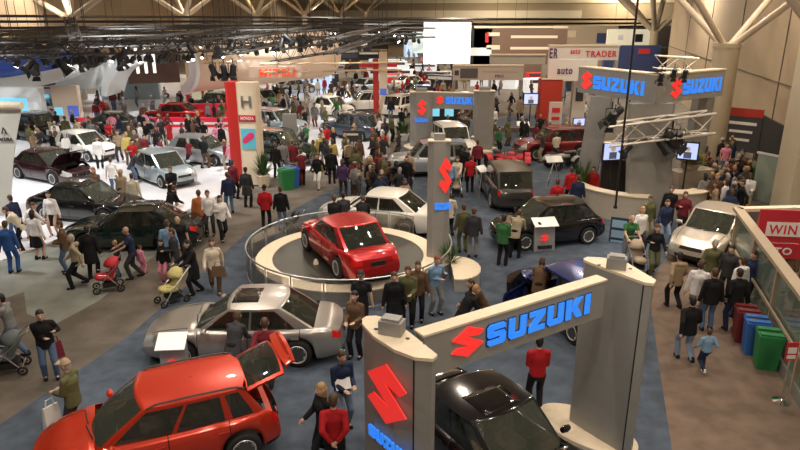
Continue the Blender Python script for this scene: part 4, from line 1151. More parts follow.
mb = MB(); mb.tube([(0, 0, .08), (0, 0, 1.05)], .025, 10); mb.build('pole', M_CHROME, t, smooth=40)
mb = MB(); mb.box((0, 0, 1.22), (.24, .02, .42)); b_ = mb.build('sign_frame', M_RB, t)
mb = MB(); mb.box((0, -.015, 1.25), (.18, .012, .14)); mb.build('paper', M_WT, t); mb = MB(); mb.box((0, -.015, 1.10), (.18, .012, .08)); mb.build('paper', M_WT, t)
# tall info board by the doorway and red topped board
sign_board(741, 130, 36.0, 2.0, 2.4, M_GB, 'dark grey board with red header and white text by the right wall', [('#', -1.0, .75, 2.0, .45, mat('header_red_flat', (.42, .03, .02), .6)), ('#', -.75, .3, 1.5, .16, M_WT), ('#', -.6, -.15, 1.2, .14, M_WT), ('#', -.5, -.6, 1.0, .14, M_WT)], yaw=R(-42))
sign_board(716, 129, 40, 1.9, 2.0, M_GB, 'smaller dark board with red header beside the column', [('#', -.95, .55, 1.9, .4, mat('header_red_flat', (.42, .03, .02), .6)), ('ZY', -.5, -.2, 1.0, .5, M_WT)], yaw=R(-10))
lb = D(763, 172, 27); sign_board(767, 180, 27.5, 1.1, 2.3, mat('pale_green_glass', (.30, .36, .30), .2), 'tall pale green framed display panel beside the near pillar', [('#', -.62, 1.08, 1.24, .1, M_WT)], yaw=R(-62), th=.15, name='info_totem', cat='display panel')
# tall rotated sign board by the stroller in the aisle
sign_board(618, 238, 22.2, .62, 1.55, mat('board_navy', (.03, .05, .08), .4), 'narrow navy information board in the aisle by the stroller', [('#', -.25, .4, .5, .28, mat('print_paleblue', (.3, .45, .6), .5)), ('#', -.25, .02, .5, .28, mat('print_paleblue', (.3, .45, .6), .5)), ('#', -.25, -.36, .5, .28, mat('print_paleblue', (.3, .45, .6), .5)), ('#', -.25, -.7, .5, .2, M_WT)], yaw=R(-25))
# product stands
def stand(px, py, label, w=.62, h=1.15, yaw=0., red=True, big=True):
    g = G(px, py); t = empty('information_stand', (g.x, g.y, 0), yaw, label, 'stand', None)
    mb = MB(); mb.add([(-w * .5, -.12, 0), (w * .5, -.12, 0), (w * .5, .22, 0), (-w * .5, .22, 0), (-w * .5, -.02, h * .68), (w * .5, -.02, h * .68), (w * .5, .22, h * .8), (-w * .5, .22, h * .8)], [(3, 2, 1, 0), (4, 5, 6, 7), (0, 1, 5, 4), (1, 2, 6, 5), (2, 3, 7, 6), (3, 0, 4, 7)]); mb.build('pedestal', mat('stand_steel', (.40, .40, .41), .4, .4), t)
    mb = MB(); mb.box((0, .0, h * .86), (w * 1.15, .5, .03), M=Matrix.Rotation(R(24), 3, 'X')); mb.build('reading_panel', mat('paper_white', (.86, .84, .80), .5), t)
    if red: place_mark(t, M_RED, (-w * .22, -.13, h * .30), (1, 0, 0), (0, .12, 1), w * .40, h * .22, .02, 'emblem'); place_text('SUZUKI', t, M_BLACK, (-w * .35, -.14, h * .08), (1, 0, 0), (0, .12, 1), w * .7, h * .10, .02)
    return t
stand(176, 379, 'steel information stand with white panel before the silver sedan', w=.56, h=1.12, yaw=R(5))
stand(543, 250, 'white and grey information stand at the front of the black hatchback', w=.75, h=1.2, yaw=R(10))
stand(386, 218, 'white information stand beside the white sedan', w=.55, h=1.1, yaw=R(20), red=False)
def tripod(px, py, label, h=1.25, w=.55, yaw=0.):
    g = G(px, py); t = empty('easel', (g.x, g.y, 0), yaw, label, 'easel')
    for a in (R(210), R(330), R(90)):
        mb = MB(); mb.tube([(.45 * math.cos(a), .45 * math.sin(a), 0), (0, 0, h * .85)], .022, 6); mb.build('leg', M_STEEL, t)
    mb = MB(); mb.box((0, 0, h * .9), (w, .4, .03), M=Matrix.Rotation(R(35), 3, 'X')); mb.build('panel', mat('paper_white', (.86, .84, .80), .5), t)
tripod(552, 187, 'steel easel with white panel behind the black hatchback', 1.5, .8, R(10)); tripod(522, 142, 'small easel with white card at the front of the red suv', 1.3, .8)
tripod(481, 196, 'slim easel with tilted cream card left of the grey suv', 1.4, .5, R(40))
mb = MB()
# ------------------------------------------------------------------ cars on the floor
P_RED = paint('paint_red', (.42, .008, .012), .35, .25); P_ORG = paint('paint_orange_red', (.55, .035, .012), .35, .28); P_SIL = paint('paint_warm_silver', (.42, .39, .36), .65, .3)
P_WHT = paint('paint_white', (.80, .77, .70), 0, .3); P_BLK = paint('paint_black', (.008, .008, .009), .1, .12); P_BGE = paint('paint_champagne', (.60, .52, .42), .5, .3)
P_BLU = paint('paint_dark_blue', (.018, .04, .19), .4, .2); P_GRY = paint('paint_dark_grey', (.06, .055, .05), .5, .28); P_LBL = paint('paint_ice_blue', (.48, .56, .60), .5, .28); P_MET = paint('paint_mid_silver', (.42, .44, .46), .6, .28)
P_MAR = paint('paint_dark_maroon', (.035, .010, .012), .3, .15); P_GRN = paint('paint_black_green', (.010, .020, .018), .3, .12); P_DBG = paint('paint_slate', (.06, .08, .11), .5, .25)
FOOT = []
def reg(o, kind, scale=1.):
    S = CARS[kind]; FOOT.append((o.location.copy(), o.rotation_euler.z, S['L'] * scale / 2 + .25, S['W'] * scale / 2 + .3)); return o
def rcar(kind, f, r_, side, pm, label, **kw): return reg(car_at(kind, f, r_, side, pm, label, **kw), kind, kw.get('scale', 1))
def ccar(kind, px, py, yaw, pm, label, z=0, zl=0, **kw):       # by photo point of its centre at height z
    g = G(px, py, z); g.z = zl; return reg(make_car(kind, g, yaw, pm, label, **kw), kind, kw.get('scale', 1))
def c2car(kind, a, b, z, end, pm, label, zl=0, **kw):           # two photo points on its long axis at height z (rear, front)
    A_, B_ = G(*a, z), G(*b, z); d = B_ - A_; c = (A_ + B_) / 2; c.z = zl
    0 and print('C2', label[:30], round(d.length, 2), [round(v, 1) for v in c]); return reg(make_car(kind, c, math.atan2(d.y, d.x), pm, label, **kw), kind, kw.get('scale', 1))
rcar('sedan', (184, 367), (298, 366), 1, P_SIL, 'silver four-door sedan with sunroof on blue carpet by the turntable', sunroof=True)
rcar('hatch', (104, 500), (240, 464), 1, P_ORG, 'orange-red hatchback with raised tailgate at the bottom left', opened=('gate',))
rcar('sedan', (307, 249), (340, 279), 1, P_RED, 'shiny red sedan parked on the round turntable', z=.42)
c2car('sedan', (458, 376), (536, 432), 1.45, 0, P_BLK, 'glossy black sedan with sunroof beneath the near sign beam', sunroof=True)
c2car('sedan', (424, 213), (338, 204), .75, 0, P_WHT, 'white sedan parked behind the turntable', scale=1.0)
c2car('suv', (441, 131), (466, 146), .95, 0, P_WHT, 'cream white suv facing forward under the far arch')
c2car('suv', (452, 155), (406, 156), .95, 0, P_MET, 'silver suv parked behind the slim grey post')
a_ = G(511, 213); reg(make_car('suv', a_ + Vector((.05, 2.1, 0)), R(93), P_GRY, 'dark grey suv seen from the rear in the middle aisle'), 'suv')
c2car('suv', (575, 140), (531, 142), .9, 0, paint('paint_dark_red', (.20, .008, .010), .35, .25), 'dark red suv parked left of the leaning grey pillar')
rcar('compact', (527, 250), (584, 244), 1, P_BLK, 'black hatchback facing left behind the white information stand')
ccar('compact', 572, 277, R(112), P_BLU, 'dark blue hatchback with its left door open behind the sign beam', z=1.2, opened=('door',))
c2car('sedan', (733, 211), (697, 236), .95, 0, P_BGE, 'champagne beige sedan facing the camera near the glass parapet')
# left-hand area
W = dict(group=None)
rcar('sedan', (52, 216), (0 + 118, 221), -1, P_BLK, 'x') if False else None
c2car('sedan', (34, 195), (142, 203), .8, 0, P_BLK, 'long black sedan at left, nearer of the two beside the silver-blue hatchback')
c2car('sedan', (190, 222), (78, 224), .8, 0, P_GRN, 'black-green sedan with silver wheels, nearest car of the bright left floor')
c2car('sedan', (20, 158), (80, 168), .8, 0, P_MAR, 'dark maroon sedan with its hood raised at far left', opened=('hood',))
c2car('compact', (56, 140), (114, 148), .8, 0, P_WHT, 'white hatchback on the bright floor behind the open-hood sedan')
c2car('compact', (138, 160), (190, 176), .7, 0, P_LBL, 'ice-blue hatchback facing right on the bright white floor')
c2car('compact', (172, 148), (232, 152), .7, 0, P_MET, 'silver hatchback beside the tall red and white tower')
c2car('suv', (20, 125), (58, 130), .8, 0, P_BLK, 'black suv in the back row at the far left')
c2car('sedan', (96, 122), (140, 120), .8, 0, P_GRY, 'dark grey sedan in the back row behind the crowd')
c2car('sedan', (198, 112), (150, 111), .8, 0, P_RED, 'red sedan on the red-lit stand behind the crowd')
c2car('suv', (252, 141), (310, 149), .9, 0, P_GRN, 'dark green suv right behind the tall tower')
c2car('suv', (252, 118), (304, 124), .9, 0, P_LBL, 'ice-blue suv behind the dark green one by the tower')
c2car('suv', (384, 128), (322, 121), .9, 0, P_DBG, 'slate blue suv on the bright floor beyond the bins')
c2car('compact', (312, 103), (352, 108), .8, 0, P_WHT, 'white hatchback beyond the slate blue suv')
c2car('suv', (386, 100), (346, 101), .9, 0, P_WHT, 'white suv before the slim red and cream tower')
c2car('compact', (252, 96), (276, 100), .8, 0, P_WHT, 'small white hatchback beside the hanging orange sign')
c2car('sedan', (100, 86), (135, 90), .8, 0, P_LBL, 'pale blue car on display far left below the striped screen')
c2car('suv', (362, 145), (402, 138), .9, 0, P_WHT, 'white suv partly hidden by the central crowd') if False else None
c2car('sedan', (278, 86), (312, 84), .8, 0, P_MET, 'distant silver sedan beyond the orange sign', far=True)
c2car('sedan', (355, 86), (384, 83), .8, 0, P_LBL, 'distant pale blue sedan left of the red and cream tower', far=True)
c2car('suv', (392, 108), (412, 102), .8, 0, P_WHT, 'distant white suv right of the red and cream tower', far=True)
c2car('sedan', (398, 82), (425, 80), .8, 0, P_WHT, 'distant white sedan in the far crowded hall', far=True)
c2car('sedan', (60, 108), (25, 104), .8, 0, P_WHT, 'white car in the far left corner by the lit display wall', far=True)
c2car('suv', (228, 104), (205, 102), .8, 0, P_BLK, 'distant black suv left of the tower top', far=True)
c2car('sedan', (432, 92), (405, 93), .8, 0, P_BLU, 'distant blue sedan behind the far arch', far=True)
c2car('compact', (470, 100), (452, 104), .8, 0, P_RED, 'distant red hatchback behind the far arch', far=True)
# many small stands filling the far half of the hall
STN = {}; rs_ = random.Random(77); FS = 0
for k in range(110):
    Y = rs_.uniform(66, 150); x = rs_.uniform(300, 640) if k % 4 else rs_.uniform(235, 330); w_ = rs_.uniform(1.5, 6); h_ = rs_.choice([1.0, 1.4, 2.4, 3.0]); q = D(x, 40, Y)
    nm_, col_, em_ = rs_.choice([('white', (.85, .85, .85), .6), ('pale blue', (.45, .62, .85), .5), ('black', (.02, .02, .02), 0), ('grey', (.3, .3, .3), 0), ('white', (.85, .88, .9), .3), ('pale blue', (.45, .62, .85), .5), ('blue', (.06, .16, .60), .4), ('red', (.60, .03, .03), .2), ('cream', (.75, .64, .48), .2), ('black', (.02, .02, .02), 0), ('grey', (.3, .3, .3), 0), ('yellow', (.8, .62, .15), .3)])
    if q.x > 22 or q.x < -48 or q.dot(HN) < -57 or any((Vector((q.x, q.y, 0)) - p_).length < 4.5 for p_ in COLP): continue
    if nm_ in ('red', 'yellow', 'blue'): h_ = 1.2; w_ = min(w_, 3)
    if Y < 85: h_ = min(h_, 1.4)
    t = empty('exhibition_stand', (q.x, q.y, 0), rs_.uniform(-.5, .5), f'small {nm_} exhibition stand far back in the crowded hall', 'display stand', f'distant {nm_} stands')
    STN.setdefault(nm_, []).append((q.x / q.y, t))
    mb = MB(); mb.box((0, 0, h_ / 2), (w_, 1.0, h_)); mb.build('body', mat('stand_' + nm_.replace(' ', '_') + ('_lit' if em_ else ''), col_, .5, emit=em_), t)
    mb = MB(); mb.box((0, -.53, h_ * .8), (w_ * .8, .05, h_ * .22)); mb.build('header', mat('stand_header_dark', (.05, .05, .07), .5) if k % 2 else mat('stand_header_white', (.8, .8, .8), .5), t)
ORD = 'first second third fourth fifth sixth seventh eighth ninth tenth eleventh twelfth thirteenth fourteenth fifteenth sixteenth seventeenth eighteenth nineteenth twentieth'.split()
ORD += ['twenty-' + w_ for w_ in ORD[:9]] + ['thirtieth']
for nm_, L_ in STN.items():
    for i, (_, t) in enumerate(sorted(L_, key=lambda q: q[0])): t['label'] = f'small {nm_} stand far back in the hall, {ORD[min(i, 29)]} {nm_} one from the left'
# ATVs
def atv(px, py, yaw, m, label, s=1.):
    g = G(px, py); t = empty('quad_bike', (g.x, g.y, 0), yaw, label, 'quad bike', None); t.scale = (s,) * 3
    for x in (.62, -.6):
        for y in (.42, -.42):
            mb = MB(); mb.lathe([(.13, -.12), (.26, -.13), (.30, -.08), (.30, .08), (.26, .13), (.13, .12), (.13, -.12)], 20, (x, y, .30), Matrix.Rotation(R(90), 3, 'X')); w = mb.build('wheel', M_TYRE, t, smooth=40)
            mb = MB(); mb.lathe([(.13, -.08), (.12, .02), (.001, .03)], 14, (x, y, .30), Matrix.Rotation(R(-90 if y > 0 else 90), 3, 'X')); mb.build('rim', M_STEEL, w)
            mb = MB(); q = [(x + .38 * math.cos(a), y, .30 + .36 * math.sin(a)) for a in [R(20 + 20 * i) for i in range(8)]]; vs = []; fs = []
            for p in q: vs += [(p[0], p[1] - .16, p[2]), (p[0], p[1] + .16, p[2]), (p[0], p[1] + .16, p[2] + .03), (p[0], p[1] - .16, p[2] + .03)]
            for j in range(7):
                for k in range(4): fs.append((j * 4 + k, j * 4 + (k + 1) % 4, j * 4 + 4 + (k + 1) % 4, j * 4 + 4 + k))
            mb.add(vs, fs); mb.build('fender', m, t, smooth=40)
    mb = MB(); ell_capsule(mb, (.75, 0, .62), (-.2, 0, .66), .17, .15, 12, (0, 1, 0), 1.2); mb.build('bodywork', m, t, smooth=60)
    mb = MB(); ell_capsule(mb, (-.05, 0, .80), (-.62, 0, .80), .11, .13, 12, (0, 1, 0), 1.2); mb.build('seat', M_BLACK, t, smooth=60)
    mb = MB(); mb.box((0, 0, .42), (1.1, .34, .3)); mb.build('engine', mat('engine_dark', (.04, .04, .04), .4, .6), t)
    mb = MB(); mb.tube([(.30, -.38, 1.02), (.36, -.15, .98), (.36, .15, .98), (.30, .38, 1.02)], .02, 6); mb.tube([(.36, 0, .98), (.45, 0, .72)], .025, 6); mb.build('handlebar', M_BLACK, t)
    for x, w in ((.72, .6), (-.72, .6)):
        mb = MB()
        for k in range(5): mb.tube([(x - .2, -.3 + .15 * k, .86), (x + .2, -.3 + .15 * k, .86)], .012, 4)
        mb.tube([(x - .2, -.32, .86), (x - .2, .32, .86)], .014, 4); mb.tube([(x + .2, -.32, .86), (x + .2, .32, .86)], .014, 4); mb.build('cargo_rack', M_BLACK, t)
    FOOT.append((g, yaw, 1.1, .7)); return t
atv(500, 168, R(-70), M_RB, 'red quad bike facing forward behind the grey suv, left one'); atv(519, 167, R(-100), M_RB, 'red quad bike beside another, right one of the pair')
atv(563, 168, R(200), M_GREY, 'grey quad bike standing beside the dark red suv')
g = G(272, 222); 
# strollers
def stroller(px, py, yaw, m, label, s=1.):
    g = G(px, py); t = empty('baby_stroller', (g.x, g.y, 0), yaw, label, 'stroller'); t.scale = (s,) * 3
    for x, y in ((.38, .22), (.38, -.22), (-.28, .26), (-.28, -.26)):
        mb = MB(); mb.lathe([(.10, -.02), (.115, 0), (.10, .02), (.07, .02), (.07, -.02), (.10, -.02)], 16, (x, y, .115), Matrix.Rotation(R(90), 3, 'X')); mb.lathe([(.03, -.02), (.03, .02)], 8, (x, y, .115), Matrix.Rotation(R(90), 3, 'X')); mb.build('wheel', M_TYRE, t)
    mb = MB()
    for y in (.24, -.24):
        mb.tube([(.38, y, .12), (.05, y, .55), (-.42, y, 1.0), (-.50, y, 1.04)], .016, 6); mb.tube([(-.28, y, .12), (.05, y, .55), (.30, y, .62)], .014, 6)
    mb.tube([(-.50, .24, 1.04), (-.50, -.24, 1.04)], .018, 6); mb.tube([(-.28, .24, .2), (-.28, -.24, .2)], .012, 6); mb.build('frame', M_STEEL, t)
    mb = MB(); ell_capsule(mb, (.30, 0, .48), (-.02, 0, .44), .10, .12, 12, (0, 1, 0), 1.9); ell_capsule(mb, (-.05, 0, .48), (-.24, 0, .84), .09, .09, 12, (0, 1, 0), 2.3); mb.build('seat', m, t, smooth=60)
    vs = []; fs = []; N = 8
    for j in range(5):
        a = R(10 + 28 * j)
        for i in range(N + 1):
            b = math.pi * i / N; vs.append((-.18 + .30 * math.cos(a) * math.sin(b) * 1.0, .25 * math.cos(b), .70 + .30 * math.sin(a) * math.sin(b) + .06))
    for j in range(4):
        for i in range(N): fs.append((j * (N + 1) + i, j * (N + 1) + i + 1, (j + 1) * (N + 1) + i + 1, (j + 1) * (N + 1) + i))
    me = MB().add(vs, fs).me('canopy', m, 60); bm = bmesh.new(); bm.from_mesh(me); bmesh.ops.solidify(bm, geom=bm.faces[:], thickness=.015); bm.to_mesh(me); bm.free(); link('canopy', me, t)
    mb = MB(); mb.box((.0, 0, .24), (.4, .36, .16)); mb.build('basket', M_BLACK, t)
    return t
stroller(111, 290, R(205), M_RB, 'bright red baby stroller pushed by the bald man in navy')
stroller(174, 302, R(225), mat('stroller_yellow', (.55, .48, .18), .8), 'yellow and cream baby stroller pushed by the woman in black')
stroller(636, 272, R(-85), mat('stroller_tan', (.36, .28, .20), .8), 'tan baby stroller pushed by the man in a green top')
stroller(12, 372, R(200), mat('stroller_grey', (.12, .14, .14), .8), 'dark grey stroller at the left edge beside the plaid shirt')
stroller(455, 196, R(-80), mat('stroller_tan', (.36, .28, .20), .8), 'small tan stroller in the crowd by the slim grey post')
stroller(294, 232, R(180), M_BLACK, 'black stroller beside the man in the dark jacket near the turntable rail', .8)
# ------------------------------------------------------------------ the tall tower, banner, screens
g = G(246, 184); t = empty('brand_tower', (g.x, g.y, 0), R(-6), 'tall cream and red tower with a car picture beside the silver hatchback', 'tower')
TH = D(246, 82, g.y).z; w = 1.35
M_TC = mat('tower_cream', (.80, .66, .50), .5); 
def rounded(w, r, n=6): return [(w / 2 - r + r * math.sin(a), r * math.cos(a)) for a in [math.pi / 2 * i / n for i in range(n + 1)]]
mb = MB(); mb.add([(-w * .15, -.3, 0), (w * .5, -.3, 0), (w * .5, .35, 0), (-w * .15, .35, 0)], [])
mb = MB(); mb.prism([(-w * .02, -.30), (w * .58, -.30), (w * .66, -.22), (w * .66, .35), (-w * .02, .35)], .05, TH); mb.build('cream_face', M_TC, t)
mb = MB(); mb.prism([(-w * .42, .42), (-w * .42, -.25), (-w * .34, -.33), (-w * .02, -.33), (-w * .02, .42)], .0, TH + .02); mb.build('red_side', mat('tower_red', (.48, .02, .015), .45), t)
place_text('H', t, M_STEEL, (w * .13, -.325, TH * .77), (1, 0, 0), (0, 0, 1), w * .36, .52, .02, 'emblem', 'silver angular H emblem')
mb = MB(); mb.box((w * .30, -.32, TH * .665), (w * .60, .03, .30)); mb.build('red_band', M_RB, t); place_text('HONDA', t, M_WT, (w * .08, -.345, TH * .665 - .07), (1, 0, 0), (0, 0, 1), w * .46, .15, .012)
mb = MB(); mb.box((w * .30, -.32, TH * .47), (w * .50, .04, .95)); sc = mb.build('picture', mat('tower_picture_teal', (.08, .32, .38), .4, emit=.35), t)
mb = MB(); ell_capsule(mb, (w * .18, -.33, TH * .45), (w * .40, -.33, TH * .50), .14, .17, 10); mb.v = [(x, -.345 + (y + .33) * .1, z) for x, y, z in mb.v]; mb.build('pictured_car', mat('pictured_car_red', (.55, .03, .12), .4, emit=.2), sc)
FOOT.append((g, 0, 1., .8))
bushy('potted_plant', G(264, 186), .55, 1.9, 'dark green leafy plant right of the tall tower', potm=M_TC)
# leaning banner left edge
a = Vector((-15.75, 25.2, 0)); t = empty('banner', (a.x, a.y, 0), R(-4), 'tall leaning pale banner with a small emblem at the left edge', 'banner')
zt = 4.5; vs = []; N = 14
for i in range(N + 1):
    f = i / N; z = zt * f; dx = 1.25 * f ** 1.5
    vs += [(-1.7 + dx, 0, z), (dx, 0, z)]
# roll at the top
fs = [(2 * i, 2 * i + 1, 2 * i + 3, 2 * i + 2) for i in range(N)]
me = MB().add(vs, fs).me('cloth', mat('banner_grey_cream', (.50, .47, .41), .7, noise=.03, nscale=1)); bm = bmesh.new(); bm.from_mesh(me); bmesh.ops.solidify(bm, geom=bm.faces[:], thickness=.04); bm.to_mesh(me); bm.free(); link('cloth', me, t)
mb = MB(); mb.tube([(-.47, -.05, zt + .02), (1.27, -.05, zt + .02)], .15, 14); mb.build('top_roll', M_CREAM, t, smooth=40)
place_text('ACURA', t, M_GB, (.10, -.06, zt * .70), (1, 0, 0), (0, 0, 1), .55, .13, .02); place_mark(t, M_GB, (.25, -.06, zt * .76), (1, 0, 0), (0, 0, 1), .24, .26, .02, 'emblem', pts=[(0, 0), (.40, 1), (.60, 1), (1, 0), (.8, 0), (.5, .75), (.2, 0)])
# black round thing at left edge: hanging scoreboard lamp skipped
# ------------------------------------------------------------------ far stands
M_CYAN = mat('screen_cyan', (.15, .45, .60), .3, emit=.8); M_BLS = mat('curved_screen_blue', (.08, .14, .55), .4, emit=.35); M_PALE = mat('display_white', (.82, .86, .86), .4); M_LIT = mat('lit_white_panel', (1, 1, 1), .4, emit=.9)
def arcsheet(name, p, r, a0, a1, dirv, length, th, m, label, cat, cap=None, flat=1., group=None, rise=0., sdv=None):
    """curved shell: arc in the plane across dirv, pushed along dirv"""
    t = empty(name, p, 0, label, cat, group); dv = Vector(dirv).normalized(); sd = Vector(sdv).normalized() if sdv else Vector((dv.y, -dv.x, 0)).normalized(); N = 16
    def ring(rr, off): return [sd * (rr * math.cos(a0 + (a1 - a0) * i / N)) + Vector((0, 0, rr * flat * math.sin(a0 + (a1 - a0) * i / N))) + dv * off + Vector((0, 0, rise * off / length)) for i in range(N + 1)]
    for nm, r0, r1, o0, o1, mm in (('shell', r, r - th, 0.1, length, m), ('end_rim', r + .15, r - .60, -.15, .15, cap or m)):
        q = [ring(r0, o0), ring(r0, o1), ring(r1, o1), ring(r1, o0)]; vs = [v for k in range(N + 1) for v in (q[0][k], q[1][k], q[2][k], q[3][k])]; fs = []
        for j in range(N):
            for k in range(4): fs.append((j * 4 + k, j * 4 + (k + 1) % 4, j * 4 + 4 + (k + 1) % 4, j * 4 + 4 + k))
        fs += [(0, 1, 2, 3), tuple(4 * N + k for k in range(4))]
        MB().add(vs, fs).build(nm, mm, t, smooth=40)
    return t
# great white arch shell; warm light on it is put into its cream colour
pc = D(178, 67, 50)
arcsheet('arch_screen', (pc.x, pc.y, pc.z), 1.95, R(-80), R(95), Vector((.80, .60, 0)), 12.5, .15, mat('arch_warm_lit_cream', (.80, .62, .46), .7), 'big hanging warm-lit cream arch screen with white rim above the tower', 'screen', cap=M_PALE, flat=1.0, rise=.5, sdv=(.86, -.5, 0))
# pods and ribbons of the far left stand
def pod(a, b, Y, r, m, label, sx=1.):
    A_, B_ = D(*a, Y), D(*b, Y); c = (A_ + B_) / 2; t = empty('hanging_pod', c, 0, label, 'screen', None)
    mb = MB(); ell_capsule(mb, A_ - c, B_ - c, r, r, 20, (0, 1, 0), sx, 5); mb.build('shell', m, t, smooth=60)
    mb = MB(); mb.tube([(0, 0, r * .9), (0, 0, 6)], .03, 5); mb.build('hanger', M_BLACK, t)
def ribbon(pts, Y, th, dep, m, label):
    P = [D(x, y, Y) for x, y in pts]; Q = []
    for i in range(len(P) - 1):                         # smooth the run
        p0, p1, p2, p3 = P[max(i - 1, 0)], P[i], P[i + 1], P[min(i + 2, len(P) - 1)]
        for k in range(6):
            f = k / 6; Q.append(.5 * ((2 * p1) + (p2 - p0) * f + (2 * p0 - 5 * p1 + 4 * p2 - p3) * f * f + (3 * p1 - p0 - 3 * p2 + p3) * f ** 3))
    Q.append(P[-1]); c = sum(Q, Vector()) / len(Q); c.z = max(0, min(q.z for q in Q)); vs = []; fs = []
    for i, q in enumerate(Q):
        d = (Q[min(i + 1, len(Q) - 1)] - Q[max(i - 1, 0)]).normalized(); n = Vector((-d.z, 0, d.x)); h = th * (.55 + .45 * math.sin(math.pi * i / (len(Q) - 1)))
        for s_, y in ((1, 0), (1, dep), (-1, dep), (-1, 0)): vs.append(q - c + n * h / 2 * s_ + Vector((0, y, 0)))
    for j in range(len(Q) - 1):
        for k in range(4): fs.append((j * 4 + k, j * 4 + (k + 1) % 4, j * 4 + 4 + (k + 1) % 4, j * 4 + 4 + k))
    fs += [(0, 1, 2, 3), tuple(4 * (len(Q) - 1) + k for k in range(4))]
    MB().add(vs, fs).build('swoop_panel', m, smooth=40, label=label, cat='display stand', loc=(0, 0, 0)).location = c
M_BLS2 = mat('pod_blue_gloss', (.05, .10, .42), .15, coat=.6, emit=.12)
pod((-20, 69), (20, 67), 50, 1.15, M_BLS2, 'glossy blue hanging screen pod at the far left edge'); pod((42, 64), (66, 62), 54, 1.05, M_BLS2, 'glossy blue screen pod second from the left edge'); pod((80, 63), (98, 64), 57, 1.2, mat('pod_navy_brown', (.10, .08, .12), .3), 'dark navy brown pod right of the two blue ones')
ribbon([(-20, 84), (10, 83), (34, 80), (52, 76), (66, 70)], 49, 1.0, 3, M_PALE, 'white swooping band below the blue pods')
ribbon([(58, 100), (62, 88), (72, 81), (84, 80), (100, 76), (114, 66), (130, 60)], 53, 1.5, 3, M_PALE, 'wide white saddle-shaped swoop right of the dark pod')
ribbon([(104, 96), (106, 82), (112, 72), (122, 66)], 51.5, .7, 3.5, M_PALE, 'white upright funnel edge right of the saddle swoop')
pod((44, 84), (66, 86), 58, 1.2, M_BLACK, 'black rounded opening under the white swoop')
block_ = None
def block(px, py, Y, w, h, dep, m, label, cat='display stand', name='exhibition_stand', yaw=0., floor=True, strips=(), z0=None, group=None):
    p = D(px, py, Y); zc = p.z; zt_ = zc + h / 2; zb_ = 0 if floor else zc - h / 2
    t = empty(name, (p.x, p.y, zb_), yaw, label, cat, group)
    mb = MB(); mb.box((0, 0, (zt_ - zb_) / 2), (w, dep, zt_ - zb_)); mb.build('body', m, t)
    for (nm, x, z, sw_, sh, mm) in strips:
        mb = MB(); mb.box((x, -dep / 2 - .02, zc - zb_ + z), (sw_, .05, sh)); mb.build(nm, mm, t)
    return t
block(8, 112, 48, 5.5, 3.6, .6, M_PALE, 'white display wall with a large blue screen at far left', strips=[('screen', .6, .2, 2.2, 1.7, M_CYAN)])
block(68, 108, 50, 2.0, 3.4, .5, M_TC, 'cream upright panel with a small car picture behind the crowd', strips=[('picture', .5, -.2, .8, .8, M_BLS), ('picture', -.6, -.2, .6, .6, M_CYAN)])
block(48, 103, 52, 3.4, 2.6, .5, M_PALE, 'white display wall with red curved frame and car picture', strips=[('red_frame', 0, 1.2, 3.4, .15, M_RB), ('picture', -.5, .3, 1.6, .8, M_CYAN), ('picture', 1.1, .3, .8, .8, M_TC)])
block(130, 84, 62, 5.5, 2.2, .5, mat('panel_ice', (.45, .60, .66), .4), 'ice-blue backdrop behind the far pale car')
p = D(153, 66, 60); t = block(153, 66, 60, 4.4, 3.0, .3, mat('screen_brown', (.16, .09, .07), .5), 'large striped brown and white screen hanging far left', 'screen', 'striped_screen', floor=False, yaw=R(20), strips=[('stripe', -1.3 + .7 * k, .5 - .28 * k * 0, .25, 2.2, M_LIT) for k in range(3)])
block(105, 70, 66, 7, 3.2, .5, mat('panel_tan', (.40, .33, .26), .5), 'tan stand wall with pinkish panels behind the lamps', strips=[('panel', -1.5, .6, 1.4, .8, M_RT), ('panel', 1.5, 0, 2, 1.4, M_PALE)])
block(205, 74, 60, 2.6, 2.0, .3, mat('screen_yellow', (.62, .60, .40), .4, emit=.3), 'pale yellow screen inside the white arch')
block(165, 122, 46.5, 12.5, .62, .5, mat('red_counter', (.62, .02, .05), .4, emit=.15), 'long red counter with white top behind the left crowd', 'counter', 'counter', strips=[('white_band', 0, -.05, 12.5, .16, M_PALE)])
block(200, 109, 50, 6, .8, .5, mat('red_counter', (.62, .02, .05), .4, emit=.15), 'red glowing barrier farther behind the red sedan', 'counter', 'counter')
# orange sign hanging
t = block(276, 72, 50, 4.0, .8, .3, mat('panel_peach', (.75, .55, .42), .5), 'peach fascia with orange-red lettering near the white arch', 'sign', 'fascia_sign', floor=False)
place_text('MITSU', t, mat('letters_orange_red', (.9, .10, .03), .4, emit=.5), (-1.2, -.2, .1), (1, 0, 0), (0, 0, 1), 2.7, .55, .03)
# red and cream slim tower
g = D(380, 75, 52); t = empty('brand_tower', (g.x, g.y, 0), 0, 'slim red and cream tower in the distance beside the white suv', 'tower'); 
mb = MB(); mb.box((-.33, 0, 2.2), (.42, .5, 4.4)); mb.build('red_side', mat('tower_red', (.48, .02, .015), .45), t); mb = MB(); mb.box((.25, 0, 2.45), (.62, .5, 4.9)); mb.build('cream_face', M_TC, t); mb = MB(); mb.box((.25, -.27, 1.9), (.5, .04, .5)); mb.build('picture', M_BLS, t)
block(378, 65, 56, 3.2, .32, .2, M_RB, 'thin red hanging sign before the cream tower', 'sign', 'fascia_sign', floor=False)
